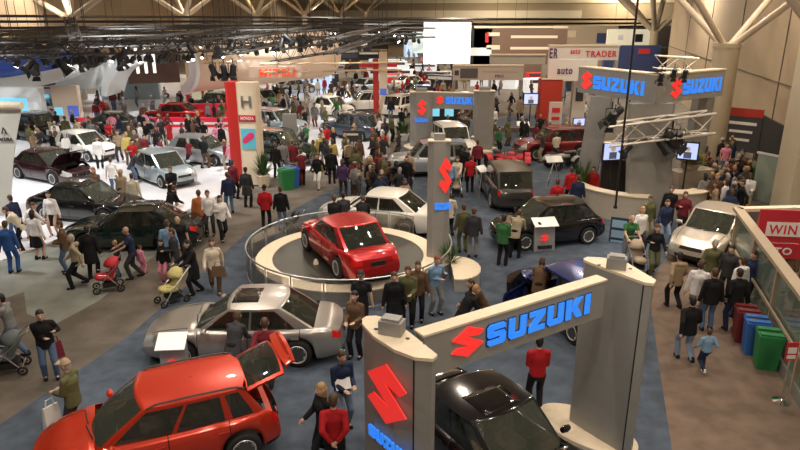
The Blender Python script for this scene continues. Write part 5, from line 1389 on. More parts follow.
# bright white screen centre
block(447, 43, 78, 5.4, 4.6, .3, M_LIT, 'bright blank white screen hanging in the far hall', 'screen', 'projection_screen', floor=False)
block(421, 42, 82, 2.0, 2.6, .3, mat('screen_pale', (.6, .7, .7), .4, emit=.3), 'small pale grey screen left of the bright white one', 'screen', 'projection_screen', floor=False)
block(447, 42, 86, 1.0, 3.0, .3, M_BLACK, 'x', 'screen') if False else None
block(478, 42, 80, 3.2, 3.4, .5, M_BLACK, 'black and white stand front with a thin red sign', strips=[('white_band', 0, -1.1, 3.2, .9, M_PALE), ('red_sign', 1.0, .5, .4, 1.1, M_RT)])
block(520, 42, 80, 11, 3.0, .5, mat('stand_brown', (.16, .10, .07), .6), 'long brown stand front with small lit signs', strips=[('lit_sign', -3.2, .9, 1.4, .4, M_TC), ('lit_sign', -3.2, -.6, 1.6, .5, M_TC), ('beam', 1.6, .6, 5.5, .3, M_TC), ('beam', 1.6, -.7, 5.5, .3, M_TC), ('beam', 0, 1.7, 11, .25, M_CREAM)])
block(585, 38, 85, 8, 3.0, .5, mat('stand_cream_tan', (.46, .38, .28), .6), 'pale tan stand wall in the far right distance', strips=[('picture', 2.4, 0, 2, 1.2, mat('sign_navy', (.03, .05, .16), .5)), ('lit_sign', -2, .5, 1.5, .8, M_CREAM)])
block(628, 38, 80, 5, 2.0, .5, mat('stand_pale_yellow', (.70, .66, .50), .5, emit=.3), 'yellow-lit stand front near the right wall', strips=[('globe_picture', 1.2, 0, .9, .9, M_BLACK), ('globe_picture', -1, .1, .6, .6, M_PALE)])
block(632, 53, 72, 6, 1.6, .5, mat('sign_navy', (.03, .05, .16), .5), 'dark navy stand front with a red sign near the right wall', strips=[('white_panel', -2.4, -.1, 1.0, 1.0, M_PALE), ('red_sign', 1.2, .2, 1.2, .5, M_RT)])
# magazine / trader stands centre right
def frame_stand(pts, z0, z1, Y, label, m, texts=()):
    a, b = D(pts[0], (z0 + z1) / 2, Y), D(pts[1], (z0 + z1) / 2, Y); zt_, zb_ = D(400, z0, Y).z, D(400, z1, Y).z; w = b.x - a.x
    t = empty('fascia_sign', ((a.x + b.x) / 2, Y, 0), 0, label, 'sign')
    mb = MB(); mb.box((0, 0, (zt_ + zb_) / 2), (w, .4, zt_ - zb_)); mb.build('fascia', m, t); mb = MB(); mb.box((0, 0, zt_ + .04), (w * 1.01, .6, .1)); mb.build('top_strip', M_CREAM, t)
    for s in (-1, 1):
        mb = MB(); mb.box((s * w * .485, 0, zb_ / 2), (.22, .3, zb_)); mb.build('post', mat('frame_steel_grey', (.33, .31, .29), .5), t)
    h = zt_ - zb_
    for tx, fx_, fz, fw, fh, tm in texts:
        if tx == '#': mb = MB(); mb.box((-w / 2 + w * (fx_ + fw / 2), -.22, zb_ + h * (fz + fh / 2)), (w * fw, .05, h * fh)); mb.build('panel', tm, t)
        else: place_text(tx, t, tm, (-w / 2 + w * fx_, -.22, zb_ + h * fz), (1, 0, 0), (0, 0, 1), w * fw, h * fh, .03)
    return t
M_FP = mat('fascia_pinkish', (.62, .52, .45), .5); M_FP2 = mat('fascia_grey_beige', (.38, .34, .29), .5)
frame_stand((453, 523), 66, 80, 52, 'beige fascia sign with a dark oval emblem above the far arch', M_FP, [('#', .02, .35, .06, .35, M_GB), ('#', .10, .15, .25, .7, mat('oval_emblem_dark', (.12, .10, .10), .5)), ('lawnandauto', .42, .55, .5, .18, mat('print_tan', (.55, .42, .25), .5)), ('PRO', .6, .2, .12, .2, M_PT)])
frame_stand((490, 545), 55, 64, 58, 'tan fascia beam behind the oval-emblem sign', M_FP2)
frame_stand((549, 618), 46, 60, 47, 'white fascia sign with purple and red capital letters', mat('fascia_white', (.66, .61, .56), .5), [('ER', .0, .15, .12, .7, M_PT), ('auto', .30, .45, .14, .35, M_RT), ('TRADER', .52, .25, .45, .42, M_RT)])
block(572, 70, 44, 3.2, 1.4, .3, mat('fascia_white', (.66, .61, .56), .5), 'white side panel reading auto beside the corner sign', 'sign', 'fascia_sign', floor=False)
tt_ = [o for o in SC.objects if o.name.startswith('fascia_sign')][-1]; place_text('auto', tt_, M_PT, (-1.0, -.17, .45), (1, 0, 0), (0, 0, 1), 1.0, .42, .02)
block(549, 101, 43.5, 1.35, 2.9, 1.2, mat('red_tower', (.42, .03, .015), .5), 'red cabinet stand with cream top near the dark red suv', strips=[('cream_top', 0, 1.5, 1.4, .1, M_CREAM)])
block(553, 81, 46, 1.7, 2.2, .3, M_FP2, 'grey panel with dark maroon round emblem above the red cabinet', 'sign', 'emblem_panel', floor=False)
tt_ = [o for o in SC.objects if o.name.startswith('emblem_panel')][-1]; mb = MB(); mb.lathe([(.62, 0), (.62, .06), (.001, .06)], 28, M=Matrix.Rotation(R(90), 3, 'X') @ Matrix.Diagonal((1, 1.25, 1))); mb.v = [(x, y - .15, z + 1.1) for x, y, z in mb.v]; mb.build('round_emblem', mat('emblem_maroon', (.16, .015, .02), .4), tt_)
monitor(531, 99, 43, 1.0, .75, 0, 'small blue-lit monitor left of the red cabinet')
monitor(579, 122, 40, .8, .5, R(10), 'small monitor on a white stand behind the dark red suv')
block(555, 118, 41, .8, 2.0, .2, M_FP, 'pinkish price board right of the red cabinet', 'sign', 'price_board', strips=[('print', 0, .5, .5, .3, M_RT), ('print', 0, 0, .5, .2, M_RT)])
block(578, 100, 45, .9, 2.6, .5, mat('kiosk_white', (.62, .57, .50), .5), 'white kiosk with dark panel behind the corner sign', 'kiosk', 'kiosk', strips=[('panel', 0, .4, .5, .9, M_GB)])
block(443, 112, 44, 2.2, 1.2, .4, M_BLACK, 'black screen wall with two cyan pictures inside the far arch', 'screen', 'video_screens', strips=[('picture', -.5, 0, .5, .5, M_CYAN), ('picture', .4, 0, .6, .5, M_CYAN)])
block(353, 148, 34.5, 1.0, 1.9, .12, M_GB, 'dark price board with white figures amid the central crowd', 'sign', 'price_board', strips=[('print', 0, .75, .6, .1, M_WT), ('print', 0, -.45, .6, .1, M_WT)])
pb_ = [o for o in SC.objects if o.name.startswith('price_board')][-1]; place_text('5,000', pb_, M_WT, (-.36, -.08, D(353, 148, 34.5).z - .02), (1, 0, 0), (0, 0, 1), .72, .38, .02)
block(290, 128, 36.5, .8, 1.6, .1, mat('board_grey', (.36, .35, .33), .5), 'grey standing board in front of the green suv', 'sign', 'price_board')
block(512, 135, 45, 4.2, 1.1, .6, mat('counter_brown', (.15, .11, .08), .5), 'low brown counter between far arch and red suv', 'counter', 'counter')
bushy('potted_plant', G(402, 140), .8, 1.5, 'green bushy plant left of the far arch', potm=M_WHITE)
bushy('potted_plant', G(738, 262), .55, 1.5, 'pale green plant between the beige sedan and the parapet', potm=M_WHITE)
bushy('potted_plant', G(757, 190), .7, 1.6, 'dark green plant beside the pale framed panel', potm=M_GREY)

# ------------------------------------------------------------------ hanging trusses with lamps
GT = 'dark lighting trusses over the hall'
HT = []
def ht(a, b, Ya, Yb, s, m=M_TRUSSD, label='', hang=5., lod=1, r=None, group=None):
    A_, B_ = D(*a, Ya), D(*b, Yb); HT.append((A_, B_, s)); return truss(A_, B_, s, label, m, group, hang=hang, lod=lod, r=r)
ht((-30, 50), (197, 46), 33, 36, .62, label='large dark truss across the upper left, nearest of its row', lod=0, r=.05); ht((197, 46), (335, 33), 36, 52, .62, label='dark truss continuing right above the cream arch screen', lod=0, r=.06)
ht((-30, 42), (300, 34), 40, 52, .7, label='dark truss just behind the nearest one at upper left', lod=0, r=.06); ht((-30, 35), (420, 29), 48, 66, .9, label='long dark truss third from the front, upper left to centre', r=.08)
ht((-30, 28), (470, 26), 56, 84, 1.0, label='long dark truss fourth from the front at upper left', r=.10); ht((-30, 22), (480, 23), 64, 92, 1.1, label='long dark truss highest and farthest at upper left', r=.12)
ht((300, 34), (640, 30), 70, 96, 1.0, label='far dark truss over the centre of the hall', r=.11); ht((330, 24), (650, 23), 80, 110, 1.1, label='farthest dark truss below the cream roof beam', r=.13); ht((380, 29), (650, 27), 88, 104, 1.1, label='far dark truss between two others over the hall centre', r=.13)
for k, (x0, x1) in enumerate([(-60, 180), (30, 235), (130, 290), (230, 345), (330, 400), (10, 160)]):
    ht((x0, 47), (x1, 24), 34, 80, .7, label=['first', 'second', 'third', 'fourth', 'fifth', 'sixth'][k] + ' receding dark truss counted from the left edge', r=.07)
ht((-30, 45), (260, 38), 37, 44, .6, label='thin dark truss between the nearest and second at upper left', lod=0, r=.06); ht((-30, 38), (360, 31), 44, 58, .8, label='thin dark truss between the second and third at upper left', r=.07)
ht((70, 22), (80, 58), 44, 34, .6, label='short dark cross truss above the left swooping shells', r=.06)
ht((-30, 56), (60, 53), 30, 31, .4, label='short low truss at the upper left corner', r=.03, lod=0)
ht((274, 56), (392, 38), 40, 52, .62, M_TRUSSD, label='slanting box truss above the orange sign', lod=0, r=.04); ht((262, 68), (400, 66), 46, 52, .55, mat('truss_gold', (.60, .42, .26), .4, .4), label='gold horizontal truss left of the slim cream tower', r=.05)
ht((203, 60), (243, 57), 38, 39, .4, mat('truss_gold', (.60, .42, .26), .4, .4), label='small gold truss holding three lamps before the arch screen', r=.03, lod=0)
GL = 'black stage lamps hanging in the hall'
rnd = random.Random(5)
for k, (x, y, Y, s, lb_) in enumerate([(30, 64, 33, 1.1, 'black lamp leftmost, over the blue screen'), (36, 69, 33, 1.2, 'black lamp just right of the leftmost one'), (55, 58, 33, 1.0, 'black lamp over the gap between blue screens'), (62, 65, 33, 1.2, 'black lamp fourth from left under the near truss'), (80, 62, 33, 1.0, 'black lamp beneath the cross truss'),
        (120, 60, 34, 1.1, 'black lamp by the white shell edge'), (124, 53, 34, .9, 'small black lamp left of the striped screen'), (168, 56, 35, 1.0, 'black lamp right of the striped screen'), (190, 48, 35, .8, 'black lamp at the top of the white arch'),
        (218, 50, 36, 1.0, 'black lamp first on the cream arch screen'), (231, 43, 36, 1.1, 'black lamp second on the cream arch screen'), (253, 42, 38, .8, 'black lamp third on the cream arch screen'), (282, 43, 38, 1.1, 'black lamp pair left, above the slanting truss'), (287, 38, 38, .9, 'black lamp pair right, above the slanting truss'), (300, 42, 42, 1.2, 'black lamp next to the pair above the slanting truss'), (306, 38, 42, .9, 'smaller black lamp right above the slanting truss'), (325, 41, 46, 1.3, 'black lamp before the blue-white far screens'), (347, 41, 50, 1.5, 'black lamp farther right before the far screens'), (332, 36, 50, 1.1, 'small lamp between two larger ones, far centre')]):
    stage_lamp(D(x, y, Y), rnd.uniform(-3, 3), R(rnd.uniform(20, 55)), s, lb_, None, False)
for k, x in enumerate((213, 224, 233)): stage_lamp(D(x, 70, 38), R(-120 + 30 * k), R(25), 1.2, ['left lamp hanging from the small gold truss', 'middle lamp hanging from the small gold truss', 'right lamp hanging from the small gold truss'][k], None, k == 0)
mb = MB(); mb.lathe([(.05, .40), (.05, .27), (.10, .25), (.16, .15), (.16, -.15), (.13, -.2)], 8); LH = mb.me('housing', M_BLACK); mb = MB(); mb.lathe([(.12, -.21), (.001, -.215)], 8); LL = mb.me('lens', M_LEDW)
def small_lamp(p, s, label, group, lit):
    o = link('stage_lamp', LH); o.location = p; o.scale = (s,) * 3; o.rotation_euler = (rnd.uniform(-.9, .3), rnd.uniform(-.5, .5), 0); tag(o, label, 'spotlight', group)
    l = link('lens', LL, o)
    if not lit: set_slot(l, M_BLACK2)
LN = ['nearest left truss', 'truss above the cream arch screen', 'second left truss', 'third left truss', 'fourth left truss', 'highest left truss', 'far centre truss', 'farthest centre truss', 'middle far centre truss']
for i, n in enumerate([34, 16, 32, 34, 34, 28, 26, 28, 22]):
    a, b, s = HT[i]
    for k in range(n):
        f = (k + rnd.uniform(.1, .9)) / n; q = a.lerp(b, f); ls = (.42 + .010 * q.y) * rnd.uniform(.7, 1.3)
        small_lamp(q - Vector((0, 0, s / 2 + .38 * ls)), ls, 'small stage lamp hanging from the ' + LN[i], 'lamps on the ' + LN[i], rnd.random() < .28)
# ------------------------------------------------------------------ people, placed by where their heads are
def at_head(x, y, h): g = G(x, y, h); g.z = 0; return g
def pp(x, y, yaw, pose, top, bottom, label, female=False, outfit='jacket', hair='brown', skin=0, h=1.74, lod=0, z=0., **kw):
    sc = h / 1.74; hh = 1.72 * sc * (1 if pose != 'lean' else .93)
    g = G(x, y, hh + z); g.z = z
    PPOS.append(g); return person(g, R(yaw), pose, female, outfit, top, bottom, hair, skin, h, lod, label, **kw)
PPOS = []
pp(39, 310, -60, 'look', 'black', 'denim', 'man in black jacket and jeans looking down, alone on the left carpet', hair='black')
pp(66, 361, 175, 'hold', 'olive', 'charcoal', 'man in tan cap and olive jacket walking behind the orange-red car', cap='tan', hair='grey')
pp(3, 293, 190, 'push', 'grey', 'denim', 'man in grey-green plaid shirt pushing a stroller at the left edge', outfit='shirt', hair='black')
pp(31, 211, 80, 'stand', 'white', 'black', 'woman in white top and black skirt seen from behind', True, 'skirt', hair='black')
pp(60, 222, 200, 'hold', 'brown', 'denim', 'man in brown jacket facing left beside the grey hooded figure')
pp(71, 234, 200, 'walk', 'khaki', 'black', 'figure in pale khaki hooded top and dark trousers by the black car', outfit='hood', hair='grey')
pp(86, 227, 95, 'stand', 'black', 'black', 'person in a long black coat beside the front wheel of the black-green car', outfit='coat', hair='black')
pp(128, 226, 205, 'push', 'navy', 'charcoal', 'bald man in navy shirt pushing the bright red stroller', outfit='tee', bald=True, skin=1)
pp(115, 241, 190, 'stand', 'charcoal', 'denim', 'small boy in dark top left of the bald man', h=1.2, hair='blond')
pp(139, 246, 60, 'stand', 'pink', 'pink', 'small child in pink right of the bald man', h=.95)
pp(172, 229, 200, 'hold', 'charcoal', 'grey', 'man in charcoal jacket behind the yellow stroller')
pp(161, 240, 250, 'stand', 'black', 'pink', 'girl in black jacket left of the yellow stroller', True, h=1.4, hair='black')
pp(190, 239, 215, 'push', 'black', 'black', 'woman in long black coat pushing the yellow stroller', True, 'coat', hair='black')
pp(177, 217, -80, 'stand', 'black', 'charcoal', 'bald man in black t-shirt facing forward beside the black-green car', outfit='tee', bald=True)
pp(166, 221, 100, 'stand', 'lightblue', 'denim', 'person in pale blue shirt left of the bald man in black', outfit='shirt', lod=0)
pp(207, 191, -80, 'stand', 'white', 'charcoal', 'man in open white jacket walking forward near the tower', hair='brown')
pp(219, 195, -60, 'walkb', 'white', 'black', 'woman in white-pink jacket right of the man in white', True, hair='black')
pp(211, 238, -70, 'walk', 'cream', 'brown', 'woman in cream jacket with brown bag and boots walking forward', True, hair='brown', shoes='brown')
pp(264, 186, 95, 'pockets', 'red', 'black', 'person in bright red jacket and black hat in the aisle', cap='black')
pp(280, 187, 85, 'stand', 'black', 'paledenim', 'man in black jacket and pale jeans right of the red jacket')
pp(245, 168, 80, 'stand', 'charcoal', 'black', 'person in long charcoal coat in front of the tower base', outfit='coat', hair='black')
pp(227, 173, 120, 'stand', 'navy', 'denim', 'person in blue jacket left of the tower base')
pp(232, 161, 60, 'stand', 'maroon', 'black', 'person in dark maroon jacket against the red tower side')
pp(275, 144, 80, 'stand', 'black', 'black', 'person in black jacket behind the recycling bins', lod=0)
pp(282, 141, 90, 'stand', 'grey', 'grey', 'person in grey jacket behind the green and blue bins')
pp(292, 140, 100, 'walk', 'maroon', 'brown', 'person in maroon jacket behind the maroon bin')
pp(317, 153, 260, 'walk', 'black', 'white', 'woman in black top and white trousers with a yellow bag', True)
pp(331, 149, 95, 'stand', 'black', 'black', 'person all in black right of the woman in white trousers')
pp(342, 160, 80, 'stand', 'purple', 'charcoal', 'person in dark purple jacket before the price board', True)
pp(320, 134, 260, 'stand', 'yellow', 'tan', 'person in yellow top before the green suv')
pp(334, 196, 90, 'hold', 'black', 'black', 'person in black behind the rail, left of the white sedan')
pp(343, 193, 100, 'hold', 'charcoal', 'black', 'dark-haired person in charcoal between two others at the white sedan', hair='black')
pp(362, 199, 85, 'lean', 'black', 'black', 'person in black leaning at the door of the white sedan')
pp(361, 272, 265, 'stand', 'black', 'black', 'man in black t-shirt and cap before the turntable rail', outfit='tee', cap='charcoal')
pp(355, 292, 250, 'hold', 'brown', 'black', 'dark-haired woman in brown in front of the turntable skirt', True, hair='black')
pp(394, 273, -80, 'stand', 'black', 'black', 'man in black coat, leftmost of the trio right of the rail', outfit='coat')
pp(408, 267, -95, 'hold', 'olive', 'black', 'person in olive green jacket in the middle of the trio')
pp(418, 262, -90, 'stand', 'brown', 'black', 'person in brown jacket beside the plaid shirt man', True)
pp(436, 256, -60, 'look', 'lightblue', 'grey', 'red-haired man in pale blue plaid shirt by the rounded plinth', hair='red', outfit='shirt')
pp(466, 288, 20, 'lean', 'black', 'black', 'blond person in black bending down behind the sign beam', hair='blond')
pp(481, 279, 200, 'lean', 'brown', 'brown', 'brown-haired person bending beside the blond one', True)
pp(540, 338, 92, 'hold', 'red', 'black', 'person in red shirt and black trousers seen from behind on blue carpet', outfit='shirt', hair='black')
pp(341, 352, -55, 'hold', 'navy', 'paledenim', 'man in navy sweater carrying a white magazine', outfit='shirt')
pp(322, 382, 215, 'walk', 'black', 'black', 'blond person with tan scarf walking left of the post', True, hair='blond')
pp(333, 397, 95, 'back', 'red', 'black', 'person in red sweater with hands clasped behind the back', outfit='shirt')
pp(264, 318, 95, 'walk', 'maroon', 'black', 'person in orange-red top standing behind the raised tailgate', outfit='shirt')
pp(232, 318, 80, 'lean', 'charcoal', 'black', 'woman in black looking into the silver sedan', True, hair='brown')
pp(632, 214, -90, 'push', 'green', 'grey', 'bald man in bright green top pushing the tan stroller', outfit='tee', bald=True)
pp(643, 206, -80, 'walk', 'white', 'charcoal', 'woman in white top with dark vest behind the navy board', True, hair='blond')
pp(651, 196, -70, 'stand', 'olive', 'khaki', 'man in olive jacket and cap against the wide pillar', cap='olive')
pp(658, 224, -95, 'walkb', 'black', 'olive', 'woman in black top and olive trousers walking toward the camera', True, outfit='shirt')
pp(672, 187, 250, 'stand', 'black', 'black', 'tall man in black jacket right of the wide pillar')
pp(668, 199, -90, 'walk', 'navy', 'paledenim', 'woman in navy with white top before the small desk', True)
pp(686, 191, -100, 'walkb', 'maroon', 'black', 'woman in maroon jacket before the small curved desk', True)
pp(706, 174, 100, 'stand', 'grey', 'black', 'person with grey backpack at the small curved desk', True, hair='black')
pp(717, 170, 80, 'stand', 'navy', 'navy', 'person in navy coat behind the roof of the beige sedan', outfit='coat', hair='black')
pp(681, 252, 95, 'walk', 'tan', 'black', 'person in tan hooded coat walking away in the right aisle', outfit='hood', hair='black')
pp(716, 239, 250, 'walk', 'olive', 'olive', 'grey-haired man in olive jacket beside the beige sedan', hair='grey')
pp(702, 262, 60, 'stand', 'white', 'tan', 'person in plaid top between tan and black coats', hair='brown')
pp(716, 270, 85, 'stand', 'black', 'denim', 'broad person in black jacket and jeans in the right aisle')
pp(741, 270, 95, 'pockets', 'black', 'navy', 'large person in black jacket with white stripe near the bins', hair='black')
pp(744, 258, 110, 'stand', 'white', 'denim', 'person in white hood behind the large black jacket', outfit='hood', hair='brown')
pp(756, 252, 190, 'stand', 'navy', 'black', 'man in navy jacket leaning close to the glass parapet')
pp(733, 246, 220, 'stand', 'charcoal', 'black', 'dark-haired person beside the pale green plant', hair='black')
pp(694, 296, 92, 'walk', 'black', 'paledenim', 'man in long black jacket and jeans holding the hand of a child', hair='black', outfit='jacket')
pp(710, 329, 95, 'walkb', 'lightblue', 'navy', 'small child in pale blue sweater walking with the man in black', h=1.12, hair='brown', outfit='shirt', shoes='white')
pp(450, 192, 100, 'walk', 'cream', 'black', 'person in patterned cream jacket right of the slim post', outfit='hood')
pp(464, 205, 100, 'stand', 'olive', 'olive', 'person in olive jacket, left of a pair behind the blue carpet')
pp(474, 209, 80, 'stand', 'charcoal', 'grey', 'person in charcoal jacket, right of the pair by the fern')
pp(465, 147, 95, 'stand', 'black', 'black', 'person in black below the cream white suv, left of two')
pp(478, 141, 90, 'stand', 'maroon', 'black', 'person in dark maroon left of the red quad bikes')
pp(471, 156, 92, 'stand', 'red', 'black', 'person in red vest and black trousers in the middle aisle', outfit='tee')
pp(458, 156, 250, 'push', 'cream', 'denim', 'woman behind the small tan stroller', True)
pp(450, 160, 100, 'stand', 'lightblue', 'denim', 'person in pale blue shirt right of the slim post top', outfit='shirt')
pp(504, 216, 60, 'hold', 'green', 'black', 'person in green and black jacket at the nose of the black hatchback', hair='black')
pp(517, 213, 60, 'lean', 'khaki', 'black', 'person in khaki coat bending at the white information stand')
pp(541, 262, 70, 'lean', 'brown', 'black', 'brown-haired woman at the open door of the dark blue car', True)
pp(558, 180, 90, 'stand', 'red', 'black', 'person in red behind the black hatchback, left of two')
pp(572, 168, 100, 'stand', 'red', 'black', 'person in red top at the left end of the curved desk')
pp(579, 176, 85, 'stand', 'navy', 'black', 'man in navy jacket behind the roof of the black hatchback')
pp(594, 167, 250, 'stand', 'red', 'black', 'attendant in red behind the curved reception desk')
pp(657, 172, 255, 'hold', 'red', 'black', 'attendant in red behind the small right desk', True, hair='black')
pp(48, 192, -90, 'stand', 'white', 'black', 'woman in white blouse and black skirt between the black cars', True, 'skirt', hair='black')
pp(10, 196, 160, 'stand', 'navy', 'denim', 'person in navy beside the leaning banner')
pp(14, 207, 200, 'lean', 'cream', 'black', 'person in cream jacket stooping at the left edge')
pp(24, 204, 10, 'lean', 'white', 'black', 'person in white shirt bending near the rear of the black sedan', outfit='shirt')
pp(4, 222, 95, 'stand', 'blue', 'blue', 'person in bright blue at the left edge of the aisle')
pp(93, 168, -90, 'hold', 'brown', 'tan', 'red-haired woman in brown behind the long black sedan', True, hair='red')
pp(110, 158, 95, 'stand', 'white', 'denim', 'person in white t-shirt and blue jeans behind the long black sedan', outfit='tee')
pp(120, 170, 80, 'stand', 'tan', 'brown', 'blond person in tan behind the long black sedan', True, hair='blond')
pp(131, 174, 85, 'stand', 'cream', 'tan', 'person in cream right of the blond one in tan')
pp(96, 137, -60, 'stand', 'white', 'black', 'woman in white coat standing by the white hatchback', True, 'coat', hair='brown')
pp(131, 152, 20, 'lean', 'charcoal', 'denim', 'man in charcoal leaning into the ice-blue hatchback')
pp(170, 167, -90, 'hold', 'black', 'black', 'man in black seated-height before the ice-blue hatchback')
pp(198, 191, 100, 'stand', 'orange', 'black', 'person in black and orange behind the bald man in black')
pp(168, 188, 60, 'lean', 'black', 'black', 'person in black stooping over the dark car, right of its roof')
pp(773, 245, 180, 'stand', 'navy', 'black', 'dark-haired man in navy beyond the glass parapet', hair='black')
pp(797, 240, 180, 'stand', 'brown', 'black', 'person at the right edge before the red WIN sign', True, hair='black')
# magazine and bags
def carry(name, px, py, z, dims, m, label, cat, rot=0., tilt=0.):
    p = G(px, py, z); mb = MB(); mb.box((0, 0, 0), dims, M=Matrix.Rotation(tilt, 3, 'X')); o = mb.build(name, m, label=label, cat=cat, loc=(0, 0, 0)); o.location = p; o.rotation_euler = (0, 0, rot); return o
def bag(px, py, z, w, h, m, label, rot=0.):
    p = G(px, py, z); t = empty('handbag', p, rot, label, 'bag'); mb = MB(); d = w * .4
    mb.add([(-w * .5, -d * .5, 0), (w * .5, -d * .5, 0), (w * .5, d * .5, 0), (-w * .5, d * .5, 0), (-w * .42, -d * .15, h), (w * .42, -d * .15, h), (w * .42, d * .15, h), (-w * .42, d * .15, h)], [(3, 2, 1, 0), (4, 5, 6, 7), (0, 1, 5, 4), (1, 2, 6, 5), (2, 3, 7, 6), (3, 0, 4, 7)]); mb.build('body', m, t)
    mb = MB(); mb.tube([(-w * .25, 0, h), (-w * .18, 0, h + .14), (w * .18, 0, h + .14), (w * .25, 0, h)], .012, 5); mb.build('handle', m, t)
carry('magazine', 343, 384, 1.12, (.30, .22, .02), M_WT, 'white magazine held by the man in the navy sweater', 'magazine', R(20), R(50))
bag(219, 276, .62, .42, .30, CL['brown'], 'brown handbag carried by the woman in the cream jacket')
bag(54, 427, .35, .34, .48, M_WHITE, 'white plastic bag in the hand of the man in the tan cap', R(60))
bag(58, 358, .45, .30, .40, CL['maroon'], 'dark red shoulder bag at the side of the man in black jacket', R(60))
bag(322, 172, .75, .34, .34, CL['yellow'], 'yellow bag beside the woman in white trousers')
bag(748, 222, 1.0, .3, .4, CL['charcoal'], 'x') if False else None
# ------------------------------------------------------------------ the crowd
rc = random.Random(21); CROWD = []
def blocked(g, sp):
    for c, yaw, a, b in FOOT:
        d = g - c; x = d.x * math.cos(yaw) + d.y * math.sin(yaw); y = -d.x * math.sin(yaw) + d.y * math.cos(yaw)
        if abs(x) < a and abs(y) < b: return True
    return any((g - q).length < sp for q in PPOS)
DARKC = ['black', 'black', 'charcoal', 'navy', 'brown', 'grey', 'maroon', 'olive', 'black', 'charcoal', 'brown', 'tan']
BRI = ['red', 'white', 'cream', 'lightblue', 'white', 'pink', 'tan', 'blue', 'khaki', 'khaki', 'red', 'grey', 'yellow', 'green']
WORD = dict(charcoal='charcoal', lightblue='pale blue', paledenim='pale denim')
ZONES = [ # name, px box of heads, count, bright share
 ('in the dense crowd below the grey board at right', (712, 156, 752, 200), 26, .45, .42, DARKC + ['tan', 'khaki', 'white']),
 ('in the crowd by the dark doorway at right', (690, 135, 750, 160), 10, .4, .5, None),
 ('in the central crowd before the white sedan', (352, 150, 410, 186), 20, .45, .45, DARKC + ['tan', 'green', 'lightblue']),
 ('in the crowd around the dark price board', (300, 125, 372, 150), 12, .4, .6, None),
 ('beside the slate blue suv', (340, 108, 404, 140), 16, .4, .6, None),
 ('in the crowd between the tower and the green suv', (262, 95, 330, 128), 18, .5, .6, None),
 ('at the back of the bright floor at far left', (18, 108, 130, 134), 26, .55, .6, None),
 ('in the crowd before the long red counter', (130, 104, 232, 140), 34, .55, .6, ['red', 'pink', 'black', 'black', 'charcoal', 'maroon', 'white', 'brown']),
 ('in the far left crowd beneath the shells', (90, 84, 235, 104), 34, .55, .7, ['red', 'black', 'black', 'charcoal', 'maroon', 'white', 'brown', 'grey', 'green']),
 ('beyond the orange sign in the far hall', (262, 76, 400, 98), 34, .5, .8, None),
 ('under the far arch', (440, 104, 470, 128), 6, .4, .6, DARKC),
 ('right of the far arch near the brown counter', (494, 106, 560, 134), 16, .5, .55, None),
 ('in the far centre beyond the arch', (392, 72, 452, 92), 26, .5, .8, None),
 ('near the kiosks behind the corner sign', (555, 92, 600, 128), 8, .5, .6, None),
 ('below the brown stands in the far hall', (455, 60, 640, 100), 30, .5, .8, None),
 ('deep in the far hall', (290, 46, 620, 74), 150, .6, .8, None),
]
for zi, (zn, (x0, y0, x1, y1), n, br, sp, cols) in enumerate(ZONES):
    k = 0; tries = 0
    while k < n and tries < 900:
        tries += 1; x, y = rc.uniform(x0, x1), rc.uniform(y0, y1); h = rc.choice([1.62, 1.68, 1.74, 1.78, 1.82, 1.7]); g = G(x, y, h); g.z = 0
        if blocked(g, sp): continue
        d = (g - (W0)).dot(HN)
        if d > -.6: continue
        PPOS.append(g); k += 1
        top = rc.choice(cols) if cols else (rc.choice(BRI) if rc.random() < br * .7 else rc.choice(DARKC)); bot = rc.choice(['black', 'denim', 'charcoal', 'navy', 'brown', 'khaki', 'grey'])
        fem = rc.random() < .4; of = rc.choice(['jacket', 'jacket', 'hood', 'shirt', 'coat', 'tee']); hair = rc.choice(['black', 'brown', 'brown', 'grey', 'blond'])
        z = .05 if False else 0.0
        o = person(g, rc.uniform(-3.14, 3.14), rc.choice(['stand', 'pockets', 'hold', 'walk', 'walkb', 'stand']), fem, of, top, bot, hair, rc.choice([0, 0, 1, 2, 3]), h, 2 if g.y > 55 else 1)
        CROWD.append([o, f"{WORD.get(top, top)} {OUTWORD[of]}", WORD.get(bot, bot) + ' trousers', hair, zn, x, y, fem])
# beyond the 300 nearest visitors the rest of the far crowd is one uncounted mass
CROWD.sort(key=lambda c: c[0].location.y)
NAMED = len([o for o in SC.objects if o.get('category') == 'person']) - len(CROWD)
keep = max(0, 299 - NAMED); far_ = CROWD[keep:]; CROWD = CROWD[:keep]
cv, cf, cm, mlist = [], [], [], []
for c in far_:
    root = c[0]
    for o in [root] + list(root.children):
        mw = root.matrix_basis if o is root else root.matrix_basis @ o.matrix_basis
        mt_ = o.material_slots[0].material; 
        if mt_ not in mlist: mlist.append(mt_)
        mi = mlist.index(mt_); off = len(cv)
        cv += [tuple(mw @ v.co) for v in o.data.vertices]
        for p_ in o.data.polygons: cf.append(tuple(v + off for v in p_.vertices)); cm.append(mi)
    for o in list(root.children): bpy.data.objects.remove(o)
    bpy.data.objects.remove(root)
me = bpy.data.meshes.new('distant_crowd'); me.from_pydata(cv, [], cf); 
for m_ in mlist: me.materials.append(m_)
me.polygons.foreach_set('material_index', cm); me.update()
for p_ in me.polygons: p_.use_smooth = True
tag(link('distant_crowd', me), 'distant mass of visitors filling the far end of the hall', 'crowd', kind='stuff')
from collections import defaultdict
gr = defaultdict(list)
for c in CROWD: gr[f"person in {c[1]} and {c[2]}, {c[3]} hair, {c[4]}"].append(c)
for k, L_ in gr.items():
    for i, c in enumerate(sorted(L_, key=lambda q: q[5])):
        lab = k if len(L_) == 1 else (k + (', left one' if i == 0 else (', right one' if i == len(L_) - 1 else ', middle one')))
        lab = ' '.join(lab.split())
        if len(lab.split()) > 16: lab = lab.replace(' and ' + c[2], '') if len(L_) == 1 else lab.replace(f', {c[3]} hair', '')
        tag(c[0], lab, 'person', 'visitors ' + c[4])
